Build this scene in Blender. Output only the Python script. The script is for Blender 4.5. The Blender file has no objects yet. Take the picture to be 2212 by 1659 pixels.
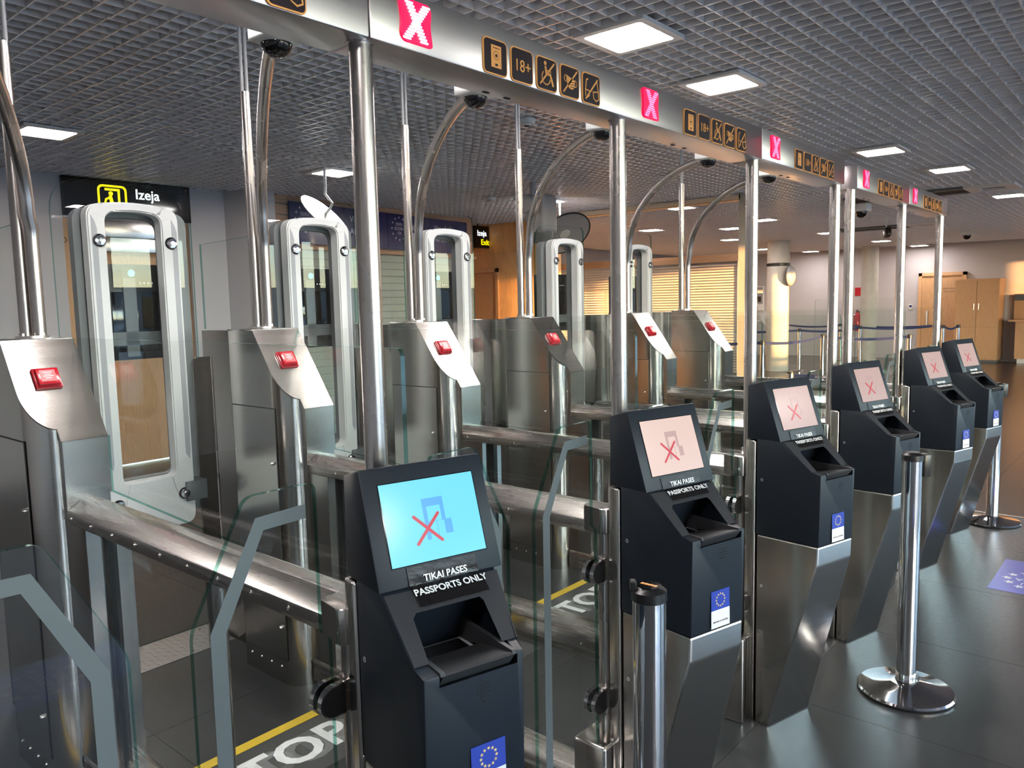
import bpy, bmesh, math, random
from mathutils import Vector, Matrix
random.seed(7)
S = bpy.context.scene
COL = S.collection
PI = math.pi

# ------------------------------------------------------------------ camera, sky, sun, exposure
cam_d = bpy.data.cameras.new('camera'); cam = bpy.data.objects.new('camera', cam_d); COL.objects.link(cam)
YAW, PITCH, ROLL, FPX = 0.7096, -0.1027, -0.0217, 1684.83
fw = Vector((math.cos(PITCH)*math.cos(YAW), math.cos(PITCH)*math.sin(YAW), math.sin(PITCH)))
rt0 = Vector((math.sin(YAW), -math.cos(YAW), 0)); up0 = rt0.cross(fw)
rt = math.cos(ROLL)*rt0 + math.sin(ROLL)*up0; up = -math.sin(ROLL)*rt0 + math.cos(ROLL)*up0
m = Matrix(((rt.x, up.x, -fw.x), (rt.y, up.y, -fw.y), (rt.z, up.z, -fw.z))).to_4x4()
m.translation = Vector((-0.9281, -1.4012, 1.65)); cam.matrix_world = m
cam_d.sensor_fit = 'HORIZONTAL'; cam_d.sensor_width = 36.0; cam_d.lens = 36.0*FPX/2212.0
cam_d.clip_start = 0.02; cam_d.clip_end = 300
S.camera = cam

w = bpy.data.worlds.new('sky'); S.world = w; w.use_nodes = True
nt = w.node_tree; bg = nt.nodes['Background']
sky = nt.nodes.new('ShaderNodeTexSky'); sky.sky_type = 'NISHITA'; sky.sun_disc = False
sky.sun_elevation = math.radians(16); sky.sun_rotation = math.radians(205); sky.air_density = 1.0; sky.dust_density = 0.4; sky.ozone_density = 2.0
tint = nt.nodes.new('ShaderNodeMixRGB'); tint.blend_type = 'MULTIPLY'; tint.inputs[0].default_value = 1; tint.inputs[2].default_value = (1.0, .97, .93, 1)
nt.links.new(sky.outputs[0], tint.inputs[1]); nt.links.new(tint.outputs[0], bg.inputs[0]); bg.inputs[1].default_value = 1.0

SUN_AZ, SUN_EL = math.radians(74), math.radians(3.3)
sun_d = bpy.data.lights.new('sun', 'SUN'); sun_d.energy = 13.0; sun_d.color = (1.0, 0.47, 0.16); sun_d.angle = math.radians(0.6)
sun = bpy.data.objects.new('sun', sun_d); COL.objects.link(sun)
sd = Vector((math.cos(SUN_AZ)*math.cos(SUN_EL), math.sin(SUN_AZ)*math.cos(SUN_EL), -math.sin(SUN_EL)))
sun.rotation_euler = sd.to_track_quat('-Z', 'Y').to_euler()
LIGHT = 34.0
S.cycles.transparent_max_bounces = 48
S.view_settings.view_transform = 'Standard'; S.view_settings.look = 'None'
S.view_settings.gamma = 1.0; S.view_settings.use_curve_mapping = False; S.view_settings.exposure = 1.55

# ------------------------------------------------------------------ materials
def mat(name, col, rough=.5, metal=0.0, emit=None, es=0.0, bump=None, noise=None, spec=None, coat=0.0):
    M = bpy.data.materials.new(name); M.use_nodes = True
    n = M.node_tree; b = n.nodes['Principled BSDF']
    b.inputs['Base Color'].default_value = (*col, 1); b.inputs['Roughness'].default_value = rough; b.inputs['Metallic'].default_value = metal
    if spec is not None: b.inputs['Specular IOR Level'].default_value = spec
    if coat: b.inputs['Coat Weight'].default_value = coat; b.inputs['Coat Roughness'].default_value = .08
    if emit: b.inputs['Emission Color'].default_value = (*emit, 1); b.inputs['Emission Strength'].default_value = es
    if noise or bump:
        tc = n.nodes.new('ShaderNodeTexCoord'); mp = n.nodes.new('ShaderNodeMapping'); nz = n.nodes.new('ShaderNodeTexNoise')
        sc = (noise or bump)[0]; mp.inputs['Scale'].default_value = sc
        n.links.new(tc.outputs['Object'], mp.inputs[0]); n.links.new(mp.outputs[0], nz.inputs[0]); nz.inputs['Scale'].default_value = 1.0; nz.inputs['Detail'].default_value = 4
        if noise:
            mx = n.nodes.new('ShaderNodeMixRGB'); a = noise[1]
            mx.inputs[1].default_value = (*[c*(1-a) for c in col], 1); mx.inputs[2].default_value = (*[min(1, c*(1+a)) for c in col], 1)
            n.links.new(nz.outputs['Fac'], mx.inputs[0]); n.links.new(mx.outputs[0], b.inputs['Base Color'])
            if len(noise) > 2:
                mr = n.nodes.new('ShaderNodeMapRange'); mr.inputs[1].default_value = .3; mr.inputs[2].default_value = .7
                mr.inputs[3].default_value = rough-noise[2]; mr.inputs[4].default_value = rough+noise[2]
                n.links.new(nz.outputs['Fac'], mr.inputs[0]); n.links.new(mr.outputs[0], b.inputs['Roughness'])
        if bump:
            bp = n.nodes.new('ShaderNodeBump'); bp.inputs['Strength'].default_value = bump[1]; bp.inputs['Distance'].default_value = bump[2]
            n.links.new(nz.outputs['Fac'], bp.inputs['Height']); n.links.new(bp.outputs[0], b.inputs['Normal'])
    return M
def steelmat(name, col, rough, aniso, tan=(0, .25, 1), var=.05, scale=(3, 3, 140)):
    M = mat(name, col, rough, 1, noise=(scale, var, .02)); n = M.node_tree; b = n.nodes['Principled BSDF']
    b.inputs['Anisotropic'].default_value = aniso
    c = n.nodes.new('ShaderNodeCombineXYZ')
    for i in range(3): c.inputs[i].default_value = tan[i]
    n.links.new(c.outputs[0], b.inputs['Tangent']); return M
def glassmat(name, tint, refl_tint=(1, 1, 1), rough=0.0, ior=1.42):
    M = bpy.data.materials.new(name); M.use_nodes = True; n = M.node_tree; n.nodes.clear()
    o = n.nodes.new('ShaderNodeOutputMaterial'); mx = n.nodes.new('ShaderNodeMixShader'); t = n.nodes.new('ShaderNodeBsdfTransparent'); g = n.nodes.new('ShaderNodeBsdfGlossy'); f = n.nodes.new('ShaderNodeFresnel')
    t.inputs[0].default_value = (*tint, 1); g.inputs[0].default_value = (*refl_tint, 1); g.inputs['Roughness'].default_value = rough; 
    ge = n.nodes.new('ShaderNodeNewGeometry'); mr = n.nodes.new('ShaderNodeMapRange'); mr.inputs[3].default_value = ior; mr.inputs[4].default_value = 1.0
    n.links.new(ge.outputs['Backfacing'], mr.inputs[0]); n.links.new(mr.outputs[0], f.inputs[0])
    n.links.new(f.outputs[0], mx.inputs[0]); n.links.new(t.outputs[0], mx.inputs[1]); n.links.new(g.outputs[0], mx.inputs[2]); n.links.new(mx.outputs[0], o.inputs[0])
    return M
def woodmat(name, col, scale, rough=.5):
    M = bpy.data.materials.new(name); M.use_nodes = True; n = M.node_tree; b = n.nodes['Principled BSDF']
    tc = n.nodes.new('ShaderNodeTexCoord'); mp = n.nodes.new('ShaderNodeMapping'); mp.inputs['Scale'].default_value = scale
    nz = n.nodes.new('ShaderNodeTexNoise'); nz.inputs['Detail'].default_value = 5; nz.inputs['Distortion'].default_value = .6
    cr = n.nodes.new('ShaderNodeValToRGB'); cr.color_ramp.elements[0].position = .3; cr.color_ramp.elements[1].position = .75
    cr.color_ramp.elements[0].color = (*[c*.72 for c in col], 1); cr.color_ramp.elements[1].color = (*col, 1)
    n.links.new(tc.outputs['Object'], mp.inputs[0]); n.links.new(mp.outputs[0], nz.inputs[0]); n.links.new(nz.outputs['Fac'], cr.inputs[0]); n.links.new(cr.outputs[0], b.inputs['Base Color'])
    b.inputs['Roughness'].default_value = rough
    return M
M = {}
M['steel'] = steelmat('brushed_steel', (.56, .53, .50), .19, .5)
M['steel_b'] = steelmat('brushed_steel_beam', (.60, .55, .565), .30, .6)
M['steel_h'] = steelmat('brushed_steel_rail', (.56, .525, .50), .27, .5, var=.02, scale=(60, 3, 60))
M['tube'] = steelmat('satin_steel_tube', (.50, .46, .44), .27, .0, var=.0, scale=(3, 3, 3))
M['chrome'] = mat('polished_chrome', (.72, .71, .72), .07, 1, noise=((6, 6, 6), .03, .02))
M['screw'] = mat('screw_steel', (.75, .73, .70), .25, 1)
M['hole'] = mat('dark_hole', (.01, .01, .01), .8)
M['navy'] = mat('kiosk_dark_paint', (.0075, .0115, .019), .46, noise=((220, 220, 220), .25), spec=.35)
M['charcoal'] = mat('kiosk_slope_plastic', (.030, .031, .035), .5, bump=((600, 600, 600), .15, .0006))
M['black'] = mat('black_plastic', (.008, .008, .009), .35)
M['blackgloss'] = mat('black_gloss', (.004, .004, .005), .08)
M['white'] = mat('white_plastic', (.52, .54, .54), .5)
M['greyp'] = mat('grey_plastic', (.28, .29, .31), .4)
M['housing'] = mat('mid_grey_housing', (.17, .18, .19), .45)
M['dgrey'] = mat('dark_grey_plastic', (.085, .095, .10), .4)
M['red'] = mat('red_plastic', (.42, .008, .020), .22, coat=.4)
M['redlabel'] = mat('red_button_face', (.62, .07, .08), .3)
M['label'] = mat('black_label_film', (.009, .008, .0085), .32, bump=((45, 45, 45), .4, .003), spec=.35)
M['letter'] = mat('white_lettering', (.80, .80, .80), .5)
M['lettergrey'] = mat('pale_lettering', (.45, .47, .60), .5)
M['dark_letter'] = mat('dark_lettering', (.03, .025, .02), .5)
M['orange'] = mat('orange_print', (.80, .36, .10), .4)
M['plate'] = mat('dark_purple_plate', (.016, .007, .013), .3)
M['eu'] = mat('blue_sticker', (.02, .045, .33), .35)
M['eufloor'] = mat('blue_floor_film', (.10, .11, .46), .35)
M['gold'] = mat('gold_print', (.75, .55, .22), .45)
M['yellow'] = mat('yellow_floor_tape', (.62, .42, .035), .5, noise=((25, 25, 25), .15))
M['flgrey'] = mat('grey_floor_film', (.060, .060, .060), .45)
M['flghost'] = mat('worn_grey_lettering', (.17, .17, .17), .5)
M['flwhite'] = mat('white_floor_lettering', (.72, .72, .72), .45)
M['floor'] = mat('charcoal_vinyl', (.030, .031, .032), .34, noise=((40, 40, 40), .22, .05), bump=((180, 180, 180), .12, .001))
M['floorbase'] = mat('floor_joint', (.10, .10, .10), .6)
M['brown'] = woodmat('brown_vinyl', (.075, .050, .036), (1.0, 14, 1), .22)
M['ceil'] = mat('ceiling_grille_grey', (.74, .72, .725), .24, .15, spec=.8)
M['plenum'] = mat('plenum_black', (.03, .03, .032), .9)
M['wall'] = mat('grey_wall_paint', (.47, .465, .49), .75, noise=((3, 3, 3), .03))
M['wallfar'] = mat('lilac_grey_wall_paint', (.42, .385, .39), .8)
M['cream'] = mat('cream_wall_paint', (.72, .60, .46), .7)
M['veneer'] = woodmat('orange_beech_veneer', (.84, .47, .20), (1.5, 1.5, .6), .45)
M['slab'] = mat('plain_ceiling', (.42, .40, .41), .8)
M['concrete'] = mat('concrete', (.42, .40, .36), .8, noise=((9, 9, 9), .12))
M['wood'] = woodmat('pale_beech', (.60, .34, .17), (2, 2, 24), .4)
M['woodv'] = woodmat('beech_door', (.58, .33, .16), (22, 22, 1.2), .4)
M['woodslat'] = woodmat('wall_slat_wood', (.50, .31, .19), (1.2, 1.2, 30), .55)
M['blind'] = mat('green_grey_slat', (.30, .34, .30), .5)
M['navysign'] = mat('navy_sign_film', (.018, .022, .10), .22)
M['frost'] = mat('frosted_stripe', (.105, .120, .125), .5)
M['frosted_band'] = mat('frosted_band', (.55, .50, .47), .5)
M['glass'] = glassmat('clear_glass', (.968, .982, .976))
M['glassedge'] = glassmat('green_glass_edge', (.30, .60, .53), (.75, .95, .9), .05, 1.6)
M['winglass'] = glassmat('window_glass', (.96, .98, .98))
M['lamp'] = mat('led_diffuser', (1, 1, 1), .5, emit=(1.0, .93, .895), es=LIGHT)
M['lampframe'] = mat('lamp_frame', (.62, .60, .58), .45)
M['scr_cyan'] = mat('screen_cyan', (.02, .02, .02), .15, emit=(.065, .27, .36), es=1.0)  # screens are alike; their colour shift with viewing angle is put into the emission
M['scr_pink'] = mat('screen_pale_pink', (.02, .02, .02), .2, emit=(.28, .205, .18), es=1.0)
M['scr_pink2'] = mat('screen_dim_pink', (.02, .02, .02), .2, emit=(.20, .135, .12), es=1.0)
M['icon_blue'] = mat('screen_icon_blue', (.02, .02, .02), .2, emit=(.03, .15, .32), es=1.0)
M['icon_pink'] = mat('screen_icon_grey', (.02, .02, .02), .2, emit=(.19, .125, .115), es=1.0)
M['icon_x'] = mat('screen_cross_red', (.02, .02, .02), .2, emit=(.22, .008, .018), es=1.0)
M['ledhot'] = mat('led_white_hot', (1, 1, 1), .4, emit=(1, .85, .84), es=2.5)
M['ledpink'] = mat('led_pink', (1, .4, .6), .4, emit=(.9, .13, .30), es=.75)
M['ledglow'] = mat('led_red_field', (.5, 0, .05), .4, emit=(.42, .0, .030), es=.9)
M['exit_yellow'] = mat('sign_yellow', (.8, .7, 0), .4, emit=(.9, .68, .0), es=.6)
M['exit_white'] = mat('sign_white', (.8, .8, .8), .4, emit=(.85, .95, 1.0), es=.55)
M['greenled'] = mat('green_led', (.05, .5, .4), .3, emit=(.08, .5, .35), es=.6)
M['belt'] = mat('navy_belt', (.012, .022, .10), .6)
M['mirror'] = mat('mirror', (.85, .85, .85), .02, 1)
M['diamond'] = mat('tread_plate', (.42, .40, .39), .42, 1)
M['building'] = mat('outside_facade', (.16, .17, .19), .8)
M['ground'] = mat('outside_paving', (.50, .49, .47), .9)
M['winframe'] = mat('window_frame', (.05, .05, .055), .5)

# ------------------------------------------------------------------ mesh helpers
class B:
    """collects shapes in one bmesh; each face keeps a material slot"""
    def __init__(s): s.bm = bmesh.new(); s.mats = []
    def mi(s, name):
        if name not in s.mats: s.mats.append(name)
        return s.mats.index(name)
    def face(s, vs, mi):
        try: f = s.bm.faces.new(vs); f.material_index = mi; return f
        except ValueError: return None
    def box(s, x0, x1, y0, y1, z0, z1, mt, bev=0, seg=2, M4=None):
        mi = s.mi(mt); b2 = bmesh.new() if bev else s.bm
        v = [b2.verts.new((x, y, z)) for x in (x0, x1) for y in (y0, y1) for z in (z0, z1)]
        fs = []
        for q in ((0, 1, 3, 2), (4, 6, 7, 5), (0, 4, 5, 1), (2, 3, 7, 6), (0, 2, 6, 4), (1, 5, 7, 3)):
            f = b2.faces.new([v[i] for i in q]); f.material_index = mi; fs.append(f)
        if M4 is not None:
            for a in v: a.co = M4 @ a.co
        if bev:
            bmesh.ops.bevel(b2, geom=list(b2.edges), offset=bev, segments=seg, profile=.5, affect='EDGES')
            for f in b2.faces: f.material_index = mi
            s.merge(b2)
        return s
    def merge(s, b2):
        mp = {}
        for v in b2.verts: mp[v] = s.bm.verts.new(v.co)
        for f in b2.faces: s.face([mp[v] for v in f.verts], f.material_index)
        b2.free()
    def prism(s, pts, a0, a1, mt, axis='x', cap=True, bev=0, xr=None, side=None):
        """polygon (p,q) extruded along an axis; xr: optional function giving the far end for each point"""
        mi = s.mi(mt); ms = s.mi(side) if side else mi
        b2 = bmesh.new() if bev else s.bm
        def P(p, q, a):
            return {'x': (a, p, q), 'y': (p, a, q), 'z': (p, q, a)}[axis]
        A = [b2.verts.new(P(p, q, a0)) for p, q in pts]
        Bv = [b2.verts.new(P(p, q, xr(p, q) if xr else a1)) for p, q in pts]
        n = len(pts)
        def nf(vs, m_):
            f = b2.faces.new(vs); f.material_index = m_
        for i in range(n): nf([A[i], A[(i+1) % n], Bv[(i+1) % n], Bv[i]], ms)
        if cap: nf(A[::-1], mi); nf(Bv, mi)
        if bev:
            bmesh.ops.bevel(b2, geom=list(b2.edges), offset=bev, segments=2, profile=.5, affect='EDGES')
            for f in b2.faces: f.material_index = mi
            s.merge(b2)
        return s
    def ring(s, outer, inner, a0, a1, mt, axis='y'):
        """frame: outer and inner outlines with the same number of points"""
        mi = s.mi(mt)
        def P(p, q, a): return {'x': (a, p, q), 'y': (p, a, q), 'z': (p, q, a)}[axis]
        L = [[s.bm.verts.new(P(p, q, a)) for p, q in poly] for poly in (outer, inner) for a in (a0, a1)]
        n = len(outer)
        for i in range(n):
            j = (i+1) % n
            s.face([L[0][i], L[0][j], L[1][j], L[1][i]], mi); s.face([L[2][i], L[3][i], L[3][j], L[2][j]], mi)
            s.face([L[0][i], L[2][i], L[2][j], L[0][j]], mi); s.face([L[1][i], L[1][j], L[3][j], L[3][i]], mi)
        return s
    def cyl(s, c0, c1, r, mt, n=20, r1=None, cap=True):
        return s.tube([c0, c1], r, mt, n, cap, [r, r if r1 is None else r1])
    def tube(s, path, r, mt, n=16, cap=True, rs=None):
        mi = s.mi(mt); pts = [Vector(p) for p in path]
        t0 = (pts[1]-pts[0]).normalized(); nrm = t0.orthogonal().normalized(); rings = []
        for i, p in enumerate(pts):
            if i == 0: t = t0
            elif i == len(pts)-1: t = (pts[i]-pts[i-1]).normalized()
            else: t = ((pts[i+1]-pts[i]).normalized()+(pts[i]-pts[i-1]).normalized()).normalized()
            nrm = (nrm - t*nrm.dot(t)).normalized(); bn = t.cross(nrm); rr = rs[i] if rs else r
            rings.append([s.bm.verts.new(p+rr*(math.cos(2*PI*k/n)*nrm+math.sin(2*PI*k/n)*bn)) for k in range(n)])
        for a, b in zip(rings, rings[1:]):
            for k in range(n): s.face([a[k], a[(k+1) % n], b[(k+1) % n], b[k]], mi)
        if cap: s.face(rings[0][::-1], mi); s.face(rings[-1], mi)
        return s
    def lathe(s, prof, mt, c=(0, 0, 0), n=32, axis='z'):
        mi = s.mi(mt); rings = []
        for r, z in prof:
            if r < 1e-5: rings.append([s.bm.verts.new(s._ax(0, 0, z, c, axis))])
            else: rings.append([s.bm.verts.new(s._ax(r*math.cos(2*PI*k/n), r*math.sin(2*PI*k/n), z, c, axis)) for k in range(n)])
        for a, b in zip(rings, rings[1:]):
            for k in range(n):
                j = (k+1) % n
                if len(a) == 1 and len(b) == 1: continue
                if len(a) == 1: s.face([a[0], b[j], b[k]], mi)
                elif len(b) == 1: s.face([a[k], a[j], b[0]], mi)
                else: s.face([a[k], a[j], b[j], b[k]], mi)
        return s
    def _ax(s, x, y, z, c, axis):
        if axis == 'z': return (c[0]+x, c[1]+y, c[2]+z)
        if axis == 'y': return (c[0]+x, c[1]+z, c[2]+y)
        return (c[0]+z, c[1]+x, c[2]+y)
    def poly(s, pts, mt):
        s.face([s.bm.verts.new(p) for p in pts], s.mi(mt)); return s
    def mesh(s, name, smooth=40):
        bmesh.ops.recalc_face_normals(s.bm, faces=list(s.bm.faces))
        me = bpy.data.meshes.new(name); s.bm.to_mesh(me); s.bm.free()
        for k in s.mats: me.materials.append(M[k])
        if smooth:
            me.polygons.foreach_set('use_smooth', [True]*len(me.polygons)); me.set_sharp_from_angle(angle=math.radians(smooth))
        return me

def link(name, me, parent=None, loc=(0, 0, 0), rot=None):
    o = bpy.data.objects.new(name, me); COL.objects.link(o); o.location = loc
    if rot: o.rotation_euler = rot
    if parent: o.parent = parent
    return o
def part(name, b, parent=None, loc=(0, 0, 0), rot=None, smooth=40, label=None):
    o = link(name, b.mesh(name, smooth), parent, loc, rot)
    if label: o['label'] = label
    return o
def tag(o, label=None, cat=None, group=None, kind=None):
    if label: o['label'] = label
    if cat: o['category'] = cat
    if group: o['group'] = group
    if kind: o['kind'] = kind
    return o
def thing(name, label, cat, loc=(0, 0, 0), rz=0, group=None):
    o = bpy.data.objects.new(name, None); COL.objects.link(o); o.location = loc; o.rotation_euler = (0, 0, rz); o.empty_display_size = .05
    return tag(o, label, cat, group)
def struct(name, b=None, parent=None, loc=(0, 0, 0), smooth=0):
    if b is None:
        o = bpy.data.objects.new(name, None); COL.objects.link(o); o.location = loc; o.empty_display_size = .05
    else: o = part(name, b, parent, loc, None, smooth)
    if parent is None: o['kind'] = 'structure'
    return o
def copy_tree(o, parent=None):
    c = o.copy(); COL.objects.link(c)
    if parent: c.parent = parent
    for ch in o.children: copy_tree(ch, c)
    return c

_tcache = {}
def text_mesh(body, size, mt, depth=.0008, align='CENTER', bold=0.0):
    k = (body, size, mt, depth, align, bold)
    if k not in _tcache:
        cu = bpy.data.curves.new('lettering', 'FONT'); cu.body = body; cu.size = size; cu.extrude = depth; cu.align_x = align; cu.align_y = 'CENTER'; cu.resolution_u = 3; cu.offset = bold
        o = bpy.data.objects.new('lettering_tmp', cu); COL.objects.link(o)
        dg = bpy.context.evaluated_depsgraph_get(); me = bpy.data.meshes.new_from_object(o.evaluated_get(dg)); me.name = 'lettering'
        bpy.data.objects.remove(o); me.materials.clear(); me.materials.append(M[mt]); _tcache[k] = me
    return _tcache[k]
def frame_rot(xdir, updir):
    x = Vector(xdir).normalized(); u = Vector(updir).normalized(); z = x.cross(u).normalized(); u = z.cross(x)
    return Matrix(((x.x, u.x, z.x), (x.y, u.y, z.y), (x.z, u.z, z.z))).to_euler()
def rrect(x0, x1, z0, z1, r, n=4):
    pts = []
    for cx, cz, a0 in ((x1-r, z1-r, 0), (x0+r, z1-r, 90), (x0+r, z0+r, 180), (x1-r, z0+r, 270)):
        for i in range(n+1):
            a = math.radians(a0+90*i/n); pts.append((cx+r*math.cos(a), cz+r*math.sin(a)))
    return pts
def roundpoly(pts, rad, n=4):
    out = []; k = len(pts)
    for i in range(k):
        p = Vector(pts[i]); a = Vector(pts[i-1])-p; b = Vector(pts[(i+1) % k])-p; r = rad[i] if isinstance(rad, (list, tuple)) else rad
        if r <= 0: out.append(tuple(p)); continue
        p0 = p+a.normalized()*r; p1 = p+b.normalized()*r
        for j in range(n+1):
            t = j/n; q = p0*(1-t)**2+p*2*t*(1-t)+p1*t*t; out.append(tuple(q))
    return out
def star_pts(cx, cy, r, rot=90):
    return [(cx+(r if i % 2 == 0 else r*.42)*math.cos(math.radians(rot+36*i)), cy+(r if i % 2 == 0 else r*.42)*math.sin(math.radians(rot+36*i))) for i in range(10)]
def stars(mt, R, r, n=12, depth=.0006):
    b = B()
    for i in range(n):
        a = 2*PI*i/n+PI/2
        b.prism(star_pts(R*math.cos(a), R*math.sin(a), r), -depth, depth, mt, 'z')
    return b
exec_order = []

# ------------------------------------------------------------------ the setting
KX = [0.0, 0.9471, 1.8942, 2.8413, 4.0915, 5.0386]            # kiosks
GX = [0.0, 0.9471, 1.8942, 2.8413, 3.064, 4.011, 4.958]       # barriers, pylons and posts
XP, YP = 0.1205, -0.1164
def zc(x): return 3.0 - max(0.0, x-9.0)*0.0106

fl = struct('floor')
b = B(); b.box(-4, 5.74, -7, 9.3, -.10, -.005, 'floorbase'); part('floor_base', b, fl, smooth=0)
b = B(); b.box(5.74, 21.4, -7, 10.1, -.10, -.005, 'floorbase'); part('floor_base', b, fl, smooth=0)
b = B(); b.box(.001, .899, .001, .899, -.02, 0, 'floor'); tile_d = b.mesh('floor_tile', 0)
b = B(); b.box(.001, .899, .001, .899, -.02, 0, 'brown'); tile_b = b.mesh('floor_tile', 0)
for i in range(11):
    for j in range(-4, 9):
        link('floor_tile', tile_d, fl, (-4.14+.9*i-.02, .676+.9*j, 0))
for i in range(17):
    for j in range(-3, 10):
        link('floor_tile', tile_b, fl, (5.775+.9*i, .676+.9*j, 0))
b = B(); b.box(5.742, 5.772, -3, 9, -.005, .004, 'screw'); struct('trim_1', b)

ce = struct('ceiling')
b = B()
for i in range(12):
    p = .1*i+.05
    b.box(p-.004, p+.004, 0, 1.2, 0, .042, 'ceil')
    b.box(0, 1.2, p-.0035, p+.0035, .003, .040, 'ceil')
grille = b.mesh('grille_panel', 0)
for i in range(21):
    for j in range(10):
        x = -3.62+1.2*i; y = -2.4+1.2*j
        if x > 20.2 or (x < 8 and y > 7.0) : continue
        o = link('grille_panel', grille, ce, (x, y, zc(x+.6)+random.uniform(-.003, .003)))
        o.rotation_euler = (random.uniform(-.004, .004), (.0106 if x > 8.5 else 0)+random.uniform(-.004, .004), 0)
b = B(); b.box(-4, 21.4, -7.2, 10.2, 3.36, 3.45, 'plenum'); part('plenum_slab', b, ce, smooth=0)
b = B(); b.box(-4, 21.4, -7, -2.42, 3.0, 3.05, 'slab'); part('plain_panel', b, ce, smooth=0)

b = B(); b.box(-4.12, -4, -7.1, 7.2, -.05, 3.4, 'wall'); struct('wall_left', b)
b = B(); b.box(-4, 2.15, 7.05, 7.2, 0, 3.4, 'wall').box(3.45, 3.9, 7.05, 7.2, 0, 3.4, 'wall').box(2.15, 3.45, 7.06, 7.2, 2.6, 3.4, 'wall'); struct('wall_back', b)
b = B(); b.prism([(3.886, 7.2), (3.886, 7.05), (4.03, 6.67), (4.33, 6.70), (4.33, 7.2)], 0, 3.4, 'wall', 'z'); struct('wall_return', b)
d1 = struct('door_1')
b = B(); b.box(2.17, 3.43, 7.20, 7.25, .01, 2.59, 'woodv'); part('door_leaf', b, d1, smooth=0)
b = B(); b.box(2.15, 2.50, 7.12, 7.20, 0, 2.6, 'woodv').box(3.40, 3.45, 7.10, 7.20, 0, 2.6, 'woodv'); part('door_frame', b, d1, smooth=0)
b = B(); b.box(2.50, 3.40, 7.10, 7.198, 2.43, 2.60, 'screw', bev=.004).box(2.5, 3.40, 7.08, 7.197, 2.28, 2.42, 'screw', bev=.004); part('steel_lintel', b, d1)
b = B(); b.tube([(3.18, 7.2, 1.22), (3.18, 7.13, 1.22), (3.18, 7.12, 1.20), (3.18, 7.12, .86), (3.18, 7.13, .84), (3.18, 7.2, .84)], .016, 'black', 10); part('door_handle', b, d1)
o = link('lettering', text_mesh('D169', .075, 'dark_letter'), d1, (2.235, 7.117, 2.376), (PI/2, 0, 0))
b = B(); b.box(2.25, 2.42, 7.05, 7.118, 2.47, 2.60, 'dgrey', bev=.01).box(2.31, 2.41, 7.045, 7.052, 2.485, 2.585, 'white'); part('door_camera', b, d1)

ws = struct('wall_rear', None, None, (4.315, 6.862, 0)); ws.rotation_euler = (0, 0, math.radians(7.14))
b = B(); b.box(0, 4.12, .02, .15, 0, 3.4, 'blind').box(3.97, 4.12, .02, 1.6, 0, 3.4, 'cream'); part('backing', b, ws, smooth=0)
b = B(); b.box(0, 1.36, -.012, .012, -.058, .058, 'woodslat', bev=.003); pl = b.mesh('plank', 0)
for r in range(5):
    for c in range(3): link('plank', pl, ws, (1.37*c, 0, 2.455+.128*r))
b = B(); b.box(0, 1.36, -.004, .018, -.046, .046, 'blind', bev=.002); pl = b.mesh('slat', 0)
for r in range(24):
    for c in range(3): link('slat', pl, ws, (1.37*c, .004, .06+.098*r))
b = B(); b.box(0, 4.12, -.05, .02, 2.375, 2.415, 'woodslat'); part('ledge', b, ws, smooth=0)

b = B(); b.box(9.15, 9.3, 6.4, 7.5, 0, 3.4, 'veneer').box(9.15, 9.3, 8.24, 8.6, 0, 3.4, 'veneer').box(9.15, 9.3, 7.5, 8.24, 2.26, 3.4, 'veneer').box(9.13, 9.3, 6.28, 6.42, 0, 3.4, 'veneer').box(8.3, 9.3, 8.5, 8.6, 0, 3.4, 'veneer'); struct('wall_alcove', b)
d2 = struct('door_2')
b = B(); b.box(9.2, 9.25, 7.56, 8.18, .01, 2.19, 'woodv'); part('door_leaf', b, d2, smooth=0)
b = B(); b.box(9.12, 9.3, 7.5, 7.56, 0, 2.26, 'wood').box(9.12, 9.3, 8.18, 8.24, 0, 2.26, 'wood').box(9.12, 9.3, 7.5, 8.24, 2.19, 2.26, 'wood'); part('door_frame', b, d2, smooth=0)
b = B(); b.box(8.79, 8.91, 3.0, 6.3, 2.925, 2.99, 'cream').box(8.78, 8.92, 3.0, 6.3, 2.915, 2.925, 'wood'); struct('trim_2', b)
b = B(); b.box(8.79, 8.91, 2.90, 3.02, 0, 2.99, 'concrete'); struct('pillar_1', b)
b = B(); b.box(21.3, 21.4, -7, 10.1, 0, 3.4, 'wallfar'); struct('wall_far', b)
b = B(); b.box(9.3, 21.3, 10, 10.1, 0, 3.4, 'wallfar').box(9.2, 9.3, 8.6, 10.1, 0, 3.4, 'wallfar'); struct('wall_end', b)

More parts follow.
